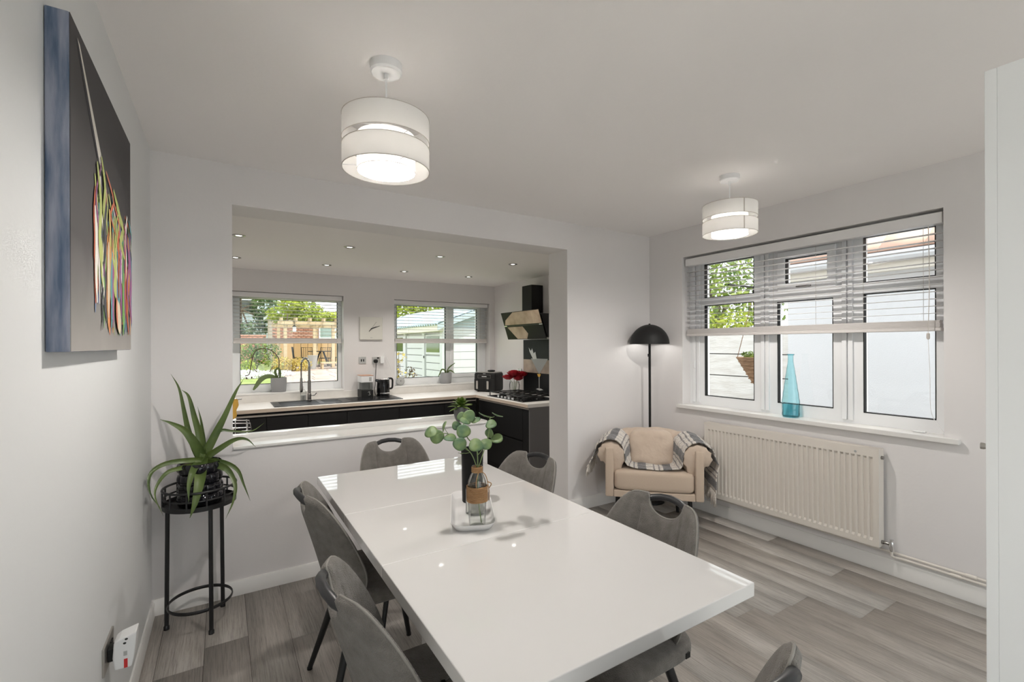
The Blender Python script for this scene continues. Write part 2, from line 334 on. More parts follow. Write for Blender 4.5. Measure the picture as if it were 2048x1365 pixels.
for row, (x, x1) in enumerate(zip(xs, xs[1:])):
    y0 = JOINT.get(row, FY + random.random() * PL); cuts = [y0 + PL * k for k in range(-5, 6)]
    cuts = [FY] + [c for c in cuts if FY + 0.08 < c < BY - 0.08] + [BY]
    for y0, y1 in zip(cuts, cuts[1:]):
        key = (round(x1 - x, 3), round(y1 - y0, 3))
        if key not in plank_mesh:
            plank_mesh[key] = MB().box(GAP, x1 - x - GAP, GAP, y1 - y0 - GAP, -0.008, 0.0).mesh('plank', ang=0); plank_mesh[key].materials.append(M_PLANK)
        link('plank', plank_mesh[key], floor, (x, y0, 0))
def skirt(name, p0, p1, h, t, nrm):
    """baseboard from p0 to p1 (plan), inward normal nrm"""
    d = Vector((p1[0] - p0[0], p1[1] - p0[1], 0)); n = Vector((nrm[0], nrm[1], 0)); mb = MB(); prof = [(0, 0), (t, 0), (t, h - 0.014), (t * 0.45, h), (0, h)]
    vs = [Vector((p0[0], p0[1], 0)) + n * a + Vector((0, 0, b)) for a, b in prof] + [Vector((p1[0], p1[1], 0)) + n * a + Vector((0, 0, b)) for a, b in prof]
    mb.add(vs, [(0, 1, 2, 3, 4), (9, 8, 7, 6, 5)] + [(i, (i + 1) % 5, 5 + (i + 1) % 5, 5 + i) for i in range(5)])
    return struct(mb.build(name, M_TRIM))
skirt('baseboard_back', (LX, BY), (1.66, BY), 0.082, 0.016, (0, -1))
skirt('baseboard_back_right', (2.42, BY), (RX, BY), 0.10, 0.016, (0, -1))
skirt('baseboard_left', (LX, FY), (LX, BY - 0.016), 0.078, 0.014, (1, 0))
skirt('baseboard_right', (RX, FY), (RX, BY - 0.016), 0.092, 0.016, (-1, 0))
# gloss ledge on the half wall (board with rounded end + raised back strip)
led = MB(); pts = [(0.047, 2.995), (1.62, 2.995), (1.655, 3.005), (1.672, 3.03), (1.675, 3.06), (1.675, 3.235), (0.047, 3.235)]
led.prism(pts, 0.812, 0.827)
ledge = struct(led.build('trim_1', M_LEDGE, bevel=0.003))
struct(MB().box(0.047, 1.675, 3.235, 3.28, 0.80, 0.855).build('back_strip', M_LEDGE, ledge, bevel=0.004))

# windows ---------------------------------------------------------------
def window(name, axis, d_in, d_out, u0, u1, v0, v1, lights, sashes=(), sign=1):
    """lights: glass rectangles. d_in = room side plane. Parts: frame, pane, gasket, sash"""
    root = empty_struct(name)
    slab(axis, d_in, d_out, u0, u1, v0, v1, lights).build('frame', M_UPVC, root, bevel=0.004)
    mid = (d_in + d_out) / 2 + sign * 0.004
    for (a, b, c, d) in lights:
        g = slab(axis, d_in - sign * 0.001, mid - sign * 0.003, a - 0.0005, b + 0.0005, c - 0.0005, d + 0.0005, [(a + 0.004, b - 0.004, c + 0.004, d - 0.004)])
        gk = g.build('gasket', M_BLACKM, root)
        mb = MB(); q = 0.002
        mb.box(*((mid - q, mid + q, a, b, c, d) if axis == 'x' else (a, b, mid - q, mid + q, c, d))).build('pane', M_PANE, root)
    for (a, b, c, d, wdt) in sashes:
        slab(axis, d_in - sign * 0.014, d_in, a - wdt, b + wdt, c - wdt, d + wdt, [(a, b, c, d)]).build('sash', M_UPVC, root, bevel=0.006)
    return root
w1 = window('window_1', 'x', 3.508, 3.575, 0.916, 2.645, 0.862, 2.146,
    [(2.062, 2.497, 0.948, 1.719), (2.062, 2.497, 1.783, 2.07), (1.512, 1.883, 0.95, 1.70), (1.543, 1.823, 1.829, 2.01), (0.978, 1.337, 0.942, 1.708), (0.978, 1.337, 1.781, 2.074)],
    [(1.543, 1.823, 1.829, 2.01, 0.055)])
for yc in (1.4245, 1.9725):
    for s_ in (-1, 1):
        y_ = yc + s_ * 0.018
        MB().box(3.494, 3.508, y_ - 0.014, y_ + 0.014, 0.885, 2.12).build('mullion_bead', M_UPVC, w1, bevel=0.004)
for (y_, z0, z1) in ((2.56, 0.885, 2.12), (2.60, 0.885, 2.12)):
    MB().box(3.498, 3.508, y_ - 0.016, y_ + 0.016, z0, z1).build('frame_bead', M_UPVC, w1, bevel=0.004)
MB().box(3.478, 3.494, 1.64, 1.74, 1.793, 1.804).build('window_handle', M_GUN, w1, bevel=0.004)
MB().box(3.49, 3.508, 2.585, 2.60, 1.18, 1.24).build('window_handle', M_UPVC, w1, bevel=0.004)
# its sill board
struct(MB().box(3.372, 3.508, 0.848, 2.69, 0.835, 0.866).build('trim_2', M_TRIM, bevel=0.004))
w2 = window('window_2', 'y', 6.075, 6.14, 0.083, 1.266, 0.853, 2.0, [(0.169, 1.222, 0.948, 1.93)])
w3 = window('window_3', 'y', 6.075, 6.14, 1.902, 3.324, 0.853, 1.99, [(1.975, 2.683, 0.948, 1.925), (2.803, 3.183, 0.983, 1.915)], [(2.803, 3.183, 0.983, 1.915, 0.05)])
struct(MB().box(0.083, 1.266, 5.935, 6.075, 0.835, 0.855).build('trim_3', M_TRIM, bevel=0.003))
struct(MB().box(1.902, 3.324, 5.935, 6.075, 0.835, 0.855).build('trim_4', M_TRIM, bevel=0.003))
# front wall glazing behind the camera
w4 = window('window_4', 'y', FY - 0.03, FY - 0.1, -0.2, 3.3, 0.02, 2.2, [(-0.12, 0.96, 0.10, 2.12), (1.06, 2.04, 0.10, 2.12), (2.14, 3.22, 0.10, 2.12)], sign=-1)
w6 = window('added_window_left', 'x', LX - 0.03, LX - 0.09, -1.75, -0.35, 0.02, 2.15, [(-1.67, -1.09, 0.1, 2.07), (-1.01, -0.43, 0.1, 2.07)], sign=-1)  # added side window out of view, lets extra daylight in
w7 = window('added_window_right', 'x', RX + 0.05, RX + 0.11, -1.75, -0.45, 0.02, 2.15, [(-1.67, -1.14, 0.1, 2.07), (-1.06, -0.53, 0.1, 2.07)])  # second added side window, unseen, brightens the opposite wall
w5 = empty_struct('added_rooflight')      # rooflight added unseen behind the camera to bring in more daylight
rl = slab('y', CZ_D + 0.15, CZ_D + 0.21, 0.74, 3.16, -1.76, -0.69, [(0.83, 1.9, -1.67, -0.78), (2.0, 3.07, -1.67, -0.78)]); rl.v = [(a, c, b) for a, b, c in rl.v]; rl.build('frame', M_UPVC, w5)
for a, b in ((0.83, 1.9), (2.0, 3.07)): MB().box(a, b, -1.67, -0.78, CZ_D + 0.18, CZ_D + 0.185).build('pane', M_PANE, w5)

# blinds ------------------------------------------------------------------
def blind(label, loc, rz, wid, ztop, zhead, zr1, zr0, pitch, tapes, cords=None):
    t = thing('venetian_blind', label, 'blind', loc, rz, None)
    MB().box(0, wid, -0.03, 0.03, zhead, ztop).build('headrail', M_BLIND, t, bevel=0.004)
    sm = MB().box(0.012, wid - 0.012, -0.024, 0.024, -0.0015, 0.0015).mesh('slat', ang=0); sm.materials.append(M_BLIND)
    z = zr1 + pitch * 0.9
    while z < zhead - 0.012:
        o = link('slat', sm, t, (0, 0, z)); o.rotation_euler = (math.radians(-2), 0, 0); z += pitch
    mb = MB(); n = max(4, int((zr1 - zr0 - 0.02) / 0.0042))
    for i in range(n):
        zz = zr0 + 0.02 + i * 0.0042; mb.box(0.012 + random.uniform(0, 0.004), wid - 0.012 - random.uniform(0, 0.004), -0.025 + random.uniform(-.001, .001), 0.025, zz, zz + 0.0034)
    stuff(mb.build('slat_stack', M_BRAIL, t))
    MB().box(0.008, wid - 0.008, -0.026, 0.026, zr0, zr0 + 0.02).build('bottom_rail', M_BRAIL, t, bevel=0.004)
    for x_ in tapes:
        MB().tube([(x_, -0.027, zr0 + 0.01), (x_, -0.027, zhead)], 0.0011, 4).build('ladder_cord', M_CORD, t)
    for x_ in (cords or []):
        MB().tube([(x_, -0.034, zr0 - 0.03), (x_, -0.034, zhead)], 0.0016, 5).build('pull_cord', M_CORD, t)
    return t
b1 = blind('white wooden venetian blind half lowered over the three-light window above the radiator', (3.45, 0.925, 0), PI / 2, 1.70, 2.128, 2.065, 1.523, 1.458, 0.0412, (0.10, 0.40, 0.68, 0.97, 1.27, 1.58))
pc = [(0.055, -0.034, 2.06), (0.053, -0.034, 1.7), (0.056, -0.034, 1.44)]
MB().tube(curve_pts([(0.055, 0.05, 2.06), (0.05, 0.052, 1.75), (0.057, 0.05, 1.45)], 12), 0.002, 5).build('pull_cord', M_CORD, b1)
MB().lathe([(0.003, 0.036), (0.008, 0.03), (0.0085, 0.008), (0.006, 0), (0.002, -0.002)], 10, (0.057, 0.05, 1.412)).build('cord_acorn', M_CORD, b1)
MB().tube(curve_pts([(0.057, 0.05, 1.41), (0.05, 0.05, 1.2), (0.048, 0.05, 1.03), (0.035, 0.045, 0.96), (0.004, 0.035, 0.905), (0.0, 0.02, 0.882), (0.05, 0.0, 0.8695), (0.09, -0.004, 0.8695)], 30), 0.0016, 5).build('loose_cord', M_WHITE, b1)
MB().box(0.085, 0.145, -0.022, 0.004, 0.867, 0.876).build('cord_toggle', M_WHITE, b1, bevel=0.003)
b2 = blind('white venetian blind half lowered over the kitchen window behind the sink', (0.09, 6.0, 0), 0, 1.165, 1.995, 1.94, 1.48, 1.416, 0.041, (0.16, 0.52, 0.86, 1.10))
b3 = blind('white venetian blind half lowered over the kitchen window beside the cooker hood', (1.906, 6.0, 0), 0, 1.40, 1.985, 1.936, 1.48, 1.418, 0.041, (0.2, 0.78, 1.0, 1.28))

# ------------------------------------------------------------------ ceiling lamps
def pendant(label, x, y, zt, zb, gap_t, gap_b, r=0.152, r_in=0.101, seam=None):
    t = thing('pendant_lamp', label, 'lamp', (x, y, CZ_D), 0, 'double drum pendant lamps'); Z = CZ_D
    MB().lathe([(0.0, -0.034), (0.05, -0.034), (0.056, -0.028), (0.056, 0)], 32).build('ceiling_rose', M_WHITE, t)
    MB().tube([(0, 0, -0.034), (0, 0, -0.055)], 0.008, 12).build('cord_grip', M_WHITE, t)
    MB().tube([(0, 0, -0.05), (0, 0, zt - Z - 0.03)], 0.0035, 8).build('cord', M_WHITE, t)
    def ring(a, z1, z0, th=0.0022, n=64): return MB().lathe([(a, z0 - Z), (a, z1 - Z), (a - th, z1 - Z), (a - th, z0 - Z), (a, z0 - Z)], n, cap=False)
    for nm, z1, z0 in (('upper_band', zt, gap_t), ('lower_band', gap_b, zb)):
        s = ring(r, z1, z0).build(nm, M_SHADE, t)
        if seam is not None:
            c, si = math.cos(seam), math.sin(seam); MB().tube([(r * c * 1.002, r * si * 1.002, z0 - Z), (r * c * 1.002, r * si * 1.002, z1 - Z)], 0.0035, 4).build('seam', M_CORD, s)
        for zz in (z1, z0): MB().tube([(r * math.cos(a * PI / 24), r * math.sin(a * PI / 24), zz - Z) for a in range(48)], 0.0016, 5, closed=True).build('hoop', M_CORD, s)
    ring(r_in, gap_t + 0.02, zb - 0.004).build('inner_drum', M_SHADEIN, t)
    MB().lathe([(0.021, gap_t + 0.016 - Z), (r_in - 0.002, gap_t + 0.016 - Z), (r_in - 0.002, gap_t + 0.018 - Z), (0.021, gap_t + 0.018 - Z), (0.021, gap_t + 0.016 - Z)], 48, cap=False).build('top_diffuser', M_DIFF, t)
    MB().tube([(r_in * math.cos(a * PI / 24), r_in * math.sin(a * PI / 24), zb - 0.004 - Z) for a in range(48)], 0.0016, 5, closed=True).build('inner_hoop', M_CORD, t)
    for k in range(3):
        a = k * 2 * PI / 3 + 0.7
        for zz in (zb + 0.012, gap_t - 0.01, zt - 0.02):
            MB().tube([((0.03 if zz > gap_t else r_in) * math.cos(a), (0.03 if zz > gap_t else r_in) * math.sin(a), zz - Z), (r * math.cos(a), r * math.sin(a), zz - Z)], 0.0016, 5).build('spoke', M_WHITE, t)
    MB().lathe([(0.018, zt - Z - 0.01), (0.02, zt - Z - 0.02), (0.02, zt - Z - 0.075)], 16).build('lamp_holder', M_WHITE, t)
    zc = zb + 0.030 - Z
    MB().lathe([(0.0, zc - 0.03)] + [(0.03 * math.sin(a), zc - 0.03 * math.cos(a)) for a in np.linspace(0.3, 2.6, 9)] + [(0.014, zc + 0.045)], 20).build('bulb', M_PBULB, t)
    return t
pendant('white two-tier drum pendant lamp hanging above the dining table', 0.503, 1.655, 2.202, 2.018, 2.120, 2.097)
pendant('smaller-looking white two-tier drum pendant hanging in front of the three-light window', 2.588, 1.67, 2.222, 2.047, 2.143, 2.121, seam=-2.05)
# downlights in kitchen ceiling
first = None
DL_LAB = {(0, 0): 'kitchen ceiling downlight nearest the opening and cut by its left edge', (1, 0): 'kitchen ceiling downlight in the near row, above the left window',
          (2, 0): 'kitchen ceiling downlight in the near row, above the right window', (3, 0): 'kitchen ceiling downlight in the near row, close to the cooker hood',
          (0, 1): 'kitchen ceiling downlight in the far row, at the left edge of the opening', (1, 1): 'kitchen ceiling downlight in the far row, above the left window',
          (2, 1): 'kitchen ceiling downlight in the far row, above the clock', (3, 1): 'kitchen ceiling downlight in the far row, near the far right corner'}
for j, yy in enumerate((4.19, 5.24)):
    for i, xx in enumerate((0.11, 0.945, 1.795, 2.63)):
        if first is None:
            d = thing('downlight', DL_LAB[i, j], 'light', (xx, yy, CZ_K), 0, 'recessed kitchen downlights')
            MB().lathe([(0.048, 0.0), (0.048, -0.003), (0.040, -0.006), (0.032, -0.005), (0.022, -0.0015), (0.022, 0.0)], 32).build('bezel', M_GUN, d)
            MB().lathe([(0.0, -0.001), (0.023, -0.001), (0.023, 0)], 24).build('lens', M_SPOT, d)
            first = d
        else: d = dup(first, (xx, yy, CZ_K), 0, DL_LAB[i, j])
        li = bpy.data.lights.new('downlight_beam', 'SPOT'); li.energy = SPOT_W; li.spot_size = 2.2; li.spot_blend = 0.6; li.shadow_soft_size = 0.03; li.color = (1, 0.95, 0.88)
        lo = bpy.data.objects.new('downlight_beam', li); C.objects.link(lo); lo.location = (xx, yy, CZ_K - 0.012)

# ------------------------------------------------------------------ dining table
TX0, TX1, TY0, TY1, TZ, TT = 0.388, 1.204, 0.709, 2.412, 0.75, 0.037
tb = thing('dining_table', 'long white high-gloss extending dining table in the middle of the room', 'table', ((TX0 + TX1) / 2, (TY0 + TY1) / 2, 0))
cx, cyy = (TX0 + TX1) / 2, (TY0 + TY1) / 2
for nm, a, b in (('table_top', TY0, 1.339), ('extension_leaf', 1.3405, 1.8175), ('table_top', 1.819, TY1)):
    MB().box(TX0 - cx, TX1 - cx, a - cyy, b - cyy, TZ - TT, TZ).build(nm, M_TABLE, tb, bevel=0.0022)
for b in (1.3398, 1.8183): MB().box(TX0 - cx + 0.002, TX1 - cx - 0.002, b - cyy - 0.0008, b - cyy + 0.0008, TZ - TT + 0.002, TZ - 0.0006).build('joint_strip', M_SEAM, tb)
MB().box(-0.30, 0.30, -0.66, 0.66, TZ - TT - 0.05, TZ - TT).build('apron', M_TABLE, tb, bevel=0.003)
MB().box(-0.10, 0.10, -0.28, 0.28, 0.03, TZ - TT - 0.05).build('pedestal', M_TABLE, tb, bevel=0.01)
MB().box(-0.19, 0.19, -0.40, 0.40, 0.0, 0.03).build('foot_plate', M_TABLE, tb, bevel=0.006)

# ------------------------------------------------------------------ dining chairs
def chair_proto():
    t = thing('dining_chair', 'x', 'chair', (0, 0, 0), 0, 'grey fabric dining chairs')
    def ztop(a):
        if a < 0.075: return 0.760 + 0.056 * (1 - math.sqrt(max(0, 1 - (a / 0.075) ** 2)))
        if a < 0.083: q = (a - 0.075) / 0.008; return 0.816 + 0.014 * math.sin(q * PI / 2)
        if a < 0.118: return 0.83
        q = min(1, (a - 0.118) / 0.097); return 0.57 + 0.26 * math.sqrt(max(0, 1 - q ** 2.1))
    def zbot(a):
        if a < 0.12: return 0.43
        q = min(1, (a - 0.12) / 0.095); return 0.57 - 0.14 * math.sqrt(max(0, 1 - q * q))
    segs = [(-PI / 2, 0, -0.215, -0.118, 11)]
    xs = [0.215 * 1.0 - 0.097 * (1 - math.cos(i / 10 * PI / 2)) for i in range(11)]   # 0.215 .. 0.118
    xs += [0.108, 0.098, 0.09, 0.083, 0.081, 0.079, 0.077, 0.075] + [0.075 * math.cos(i / 11 * PI / 2) for i in range(1, 12)]
    xs = xs[:-1] + [0.0]; X = [-v for v in xs] + xs[::-1][1:]
    border = np.array([(v, ztop(abs(v))) for v in X] + [(v, zbot(abs(v))) for v in X[::-1]])
    A, B = border, np.roll(border, -1, 0)
    def dist(p):
        d = B - A; L = (d ** 2).sum(1) + 1e-12; q = np.clip(((p - A) * d).sum(1) / L, 0, 1); return np.sqrt((((A + d * q[:, None]) - p) ** 2).sum(1).min())
    M = 24; nx = len(X); F = []; K = []
    for xx in X:
        a = abs(xx); z0, z1 = zbot(a), ztop(a)
        for j in range(M):
            q = j / (M - 1); q = q * q * (3 - 2 * q) * 0.5 + q * 0.5; z = z0 + (z1 - z0) * q
            d = dist(np.array([xx, z])) if 0 < j < M - 1 and a < 0.2149 else 0
            h = 0.003 + 0.0155 * math.sqrt(max(0, 1 - (1 - min(d / 0.024, 1)) ** 2))
            lean = (z - 0.42) / 0.41
            y = -0.185 - 0.115 * lean ** 1.15 + 2.6 * xx * xx * (1.0 - 0.25 * lean)
            g = 0.006 * math.exp(-(((xx + 0.0225) % 0.045 - 0.0225) / 0.004) ** 2) * min(1, d / 0.03) if a < 0.17 else 0
            F.append((xx, y + h - g, z)); K.append((xx, y - h, z))
    mb = MB(); fs = []
    for i in range(nx - 1):
        for j in range(M - 1): fs.append((i * M + j, (i + 1) * M + j, (i + 1) * M + j + 1, i * M + j + 1))
    n = nx * M; bl = [i * M for i in range(nx)] + [(nx - 1) * M + j for j in range(1, M)] + [i * M + M - 1 for i in range(nx - 2, -1, -1)] + [j for j in range(M - 2, 0, -1)]
    fs2 = [tuple(n + v for v in f[::-1]) for f in fs] + [(bl[i], bl[(i + 1) % len(bl)], n + bl[(i + 1) % len(bl)], n + bl[i]) for i in range(len(bl))]
    mb.add(F + K, fs + fs2); back = mb.build('backrest', M_FAB, t, ang=60)
    rim = [((F[b][0] + K[b][0]) / 2, (F[b][1] + K[b][1]) / 2 + 0.002, (F[b][2] + K[b][2]) / 2) for b in bl]
    pts = [rim[0]]
    for p in rim[1:]:
        if (Vector(p) - Vector(pts[-1])).length > 0.006: pts.append(p)
    MB().tube(pts, 0.0032, 6, closed=True).build('piping', M_PIPE, back, ang=0)
    hb = lambda xx: -0.185 - 0.115 * (0.4 / 0.41) ** 1.15 + 2.6 * xx * xx * 0.756
    MB().tube([(-0.088, hb(.088), 0.806), (-0.075, hb(.075) - 0.008, 0.812), (-0.04, hb(.04) - 0.011, 0.821), (0, hb(0) - 0.012, 0.824), (0.04, hb(.04) - 0.011, 0.821), (0.075, hb(.075) - 0.008, 0.812), (0.088, hb(.088), 0.806)], 0.0125, 12).build('handle', M_HANDLE, t)
    def post(px, py, pz):
        if pz > 0: pz -= 0.009 * math.exp(-(((px + 0.0225) % 0.045 - 0.0225) / 0.006) ** 2) * max(0, 1 - (abs(py) / 0.19) ** 8)
        pz += -0.012 * max(0, py / 0.21) ** 3
        return (px, py, pz)
    MB().sell((0, 0.0, 0.44), (0.212, 0.205, 0.036), 0.55, 0.42, 130, 18, post).build('seat', M_FAB, t, ang=70)
    MB().sell((0, 0.0, 0.437), (0.2145, 0.2075, 0.004), 0.6, 0.42, 60, 6).build('seat_piping', M_PIPE, t)
    MB().box(-0.13, 0.13, -0.13, 0.13, 0.392, 0.408).build('seat_frame', M_BLACK, t, bevel=0.004)
    for sx in (-1, 1):
        for (y0, y1, x1) in ((-0.12, -0.235, 0.205), (0.12, 0.205, 0.205)):
            l = MB().tube([(sx * 0.12, y0, 0.402), (sx * (0.12 + (x1 - .12) * .5), (y0 + y1) / 2, 0.2), (sx * x1, y1, 0.006)], [0.0165, 0.014, 0.0105], 12).build('leg', M_BLACK, t)
            MB().cyl((sx * x1, y1, 0), 0.0115, 0, 0.008, 12).build('foot_pad', M_BLACK, l)
    return t
CH = chair_proto()
chairs = [((1.075, 1.128, 0), PI / 2, 'grey dining chair on the radiator side, nearer the camera, seat showing under table edge'),
          ((1.076, 1.88, 0), PI / 2 + 0.18, 'grey fabric dining chair on the radiator side, in front of the dark kitchen units'),
          ((0.845, 2.43, 0), PI + 0.03, 'grey fabric dining chair at the far end, its back against the half wall'),
          ((0.548, 1.945, 0), -PI / 2, 'grey fabric dining chair on the painting side, farther from the camera, beside the plant stand'),
          ((0.505, 1.165, 0), -PI / 2, 'grey fabric dining chair on the painting side, nearest the camera, with textured rear shell'),
          ((0.776, 0.722, 0), -0.03, 'grey fabric dining chair at the near end, only its top and black handle in frame')]
CH.location, CH.rotation_euler, CH['label'] = chairs[0][0], (0, 0, chairs[0][1]), chairs[0][2]
for loc, rz, lab in chairs[1:]: dup(CH, loc, rz, lab)
MB().box(-0.2105, -0.2045, -0.138, -0.118, 0.428, 0.444).build('maker_tag', M_BLACKM, CH, bevel=0.0005)

# ------------------------------------------------------------------ things on the table
tr = thing('serving_tray', 'white rounded rectangular ceramic tray in the middle of the table', 'tray', (0.80, 1.575, TZ), math.radians(-25))
def rrect(hx, hy, r, n=8):
    return [(sx * (hx - r) + r * math.cos(a0 + k * PI / 2 / n), sy * (hy - r) + r * math.sin(a0 + k * PI / 2 / n)) for (sx, sy, a0) in ((1, 1, 0), (-1, 1, PI / 2), (-1, -1, PI), (1, -1, 1.5 * PI)) for k in range(n + 1)]
mb = MB(); loops = [(0.058, 0.168, 0.03, 0.0), (0.066, 0.178, 0.036, 0.003), (0.078, 0.192, 0.044, 0.024), (0.079, 0.193, 0.045, 0.0265), (0.076, 0.190, 0.043, 0.0262), (0.066, 0.178, 0.036, 0.009), (0.058, 0.168, 0.03, 0.006)]
vs = []; npt = 36
for (hx, hy, r, z) in loops: vs += [(p[0], p[1], z) for p in rrect(hx, hy, r)]
fs = [(i * npt + j, i * npt + (j + 1) % npt, (i + 1) * npt + (j + 1) % npt, (i + 1) * npt + j) for i in range(len(loops) - 1) for j in range(npt)] + [tuple(range(npt))[::-1], tuple(range(6 * npt, 7 * npt))]
mb.add(vs, fs).build('tray_body', M_CER, tr, ang=50)
TT0 = TZ + 0.0065
bt = thing('glass_bottle', 'clear glass bottle with a jute-wrapped neck and middle standing on the white tray', 'bottle', (0.752, 1.438, TT0))
prof = [(0.0, 0.004), (0.024, 0.002), (0.026, 0.0), (0.0285, 0.006), (0.031, 0.05), (0.033, 0.105), (0.0335, 0.14), (0.031, 0.158), (0.024, 0.176), (0.018, 0.186), (0.0165, 0.192), (0.0165, 0.208), (0.018, 0.21), (0.0145, 0.21), (0.0135, 0.20), (0.0145, 0.188), (0.022, 0.172), (0.029, 0.155), (0.0315, 0.138), (0.031, 0.105), (0.029, 0.05), (0.0265, 0.012), (0.0, 0.008)]
MB().lathe(prof, 40).build('glass_body', M_CLEAR, bt)
wr = MB()
wr.lathe([(0.0338, 0.088), (0.0352, 0.09), (0.0358, 0.115), (0.0352, 0.139), (0.0338, 0.141)], 40, cap=False)
jw = wr.build('jute_wrap', M_JUTE, bt)
for k in range(13): MB().tube([(0.0356 * math.cos(a), 0.0356 * math.sin(a), 0.0905 + k * 0.0041 + 0.0006 * math.sin(3 * a + k)) for a in np.linspace(0, 2 * PI, 32, endpoint=False)], 0.0021, 5, closed=True).build('twine', M_JUTE, jw, ang=0)
for k in range(5): MB().tube([(0.018 * math.cos(a), 0.018 * math.sin(a), 0.190 + k * 0.0038) for a in np.linspace(0, 2 * PI, 24, endpoint=False)], 0.0022, 5, closed=True).build('neck_twine', M_JUTE, bt, ang=0)
MB().tube(curve_pts([(0.016, -0.008, 0.187), (0.026, -0.010, 0.178), (0.036, -0.006, 0.158), (0.040, -0.006, 0.14), (0.042, -0.01, 0.115), (0.040, -0.012, 0.085)], 20), 0.0016, 5).build('loose_twine', M_JUTE, bt)
MB().tube(curve_pts([(-0.004, -0.018, 0.19), (-0.016, -0.026, 0.168), (-0.02, -0.031, 0.141)], 12), 0.0016, 5).build('loose_twine', M_JUTE, bt)
MB().tube(curve_pts([(0.038, -0.008, 0.15), (0.050, -0.012, 0.142), (0.042, -0.01, 0.128)], 8), 0.0018, 5).build('bow_loop', M_JUTE, bt)
LEAVES = [(0.609,1.506,1.089,0.0235,-0.55,-0.53,0.70,0.74,-0.46,0.50),(0.634,1.514,1.069,0.0254,-0.37,-0.88,0.43,0.85,-0.53,0),(0.662,1.520,1.101,0.0201,-0.90,0.22,0.30,0.22,-0.14,0.96),(0.670,1.480,1.068,0.0221,-0.18,-0.42,0.98,0.85,-0.53,0),
(0.713,1.465,1.087,0.0254,-0.40,-0.83,0.52,0.85,-0.53,0),(0.714,1.523,1.098,0.0172,-0.40,-0.85,0.47,0.85,-0.53,0),(0.689,1.444,1.049,0.0241,-0.39,-0.83,0.55,0.85,-0.53,0),(0.748,1.490,1.134,0.0228,-0.43,-0.85,0.41,0.85,-0.53,0),(0.734,1.522,1.129,0.0173,-0.41,-0.85,0.45,0.85,-0.53,0),
(0.733,1.488,1.121,0.0202,-0.03,-0.68,0.85,0.80,-0.50,-0.35),(0.722,1.388,1.052,0.0252,-0.37,-0.71,0.75,0.85,-0.53,0),(0.760,1.388,1.051,0.0217,-0.38,-0.71,0.74,0.85,-0.53,0),(0.809,1.440,1.107,0.0202,-0.55,-0.49,0.77,0.80,-0.50,0.34),(0.814,1.461,1.069,0.0188,-0.83,-0.39,-0.16,-0.42,0.26,0.87),
(0.822,1.420,1.058,0.0217,-0.50,-0.50,0.83,0.82,-0.51,0.26),(0.838,1.445,1.134,0.0213,-0.40,-0.02,-0.88,-0.80,0.50,0.35),(0.809,1.487,1.130,0.0248,-0.40,-0.02,-0.88,-0.80,0.50,0.35),(0.768,1.478,1.120,0.0179,-0.51,-0.16,0.89,0.77,-0.48,0.42),(0.697,1.451,1.014,0.0110,-0.19,-0.20,-0.89,-0.84,0.53,0.09)]
eu = thing('eucalyptus_sprig', 'green round-leaved eucalyptus sprig in the jute-wrapped bottle', 'plant', (0.752, 1.438, TT0))
O = Vector((0.752, 1.438, TT0)); neck = Vector((0.756, 1.440, TT0 + 0.205))
def stem(pts, r, nm='stem'): MB().tube([p - O for p in curve_pts(pts, 18)], r, 6).build(nm, M_STEM, eu)
stem([O + Vector((0.012, -0.008, 0.012)), O + Vector((0.002, -0.004, 0.10)), neck, Vector((0.757, 1.452, 1.02)), Vector((0.735, 1.48, 1.06)), Vector((0.728, 1.50, 1.10)), Vector((0.752, 1.495, 1.118))], 0.0022)
nodes = {'L': [neck + Vector((-.004, 0, 0)), Vector((0.735, 1.452, 1.01)), Vector((0.70, 1.475, 1.05)), Vector((0.672, 1.50, 1.075)), Vector((0.648, 1.51, 1.078))],
         'R': [neck + Vector((.004, 0, 0)), Vector((0.775, 1.44, 1.0)), Vector((0.80, 1.448, 1.05)), Vector((0.812, 1.455, 1.10)), Vector((0.818, 1.462, 1.125))]}
for k in nodes: stem(nodes[k], 0.0017)
anchor = [4, 4, 3, 3, 'a', 'a', 'b', 'a2', 'a2', 'a2', 'n', 'n', 'r3', 'r2', 'r2', 'r4', 'r4', 'a2', 'b']
pos = {4: nodes['L'][4], 3: nodes['L'][3], 'a': Vector((0.728, 1.49, 1.08)), 'b': Vector((0.735, 1.455, 1.012)), 'a2': Vector((0.735, 1.495, 1.105)), 'n': Vector((0.756, 1.436, 1.005)), 'r3': nodes['R'][3], 'r2': nodes['R'][2], 'r4': nodes['R'][4]}
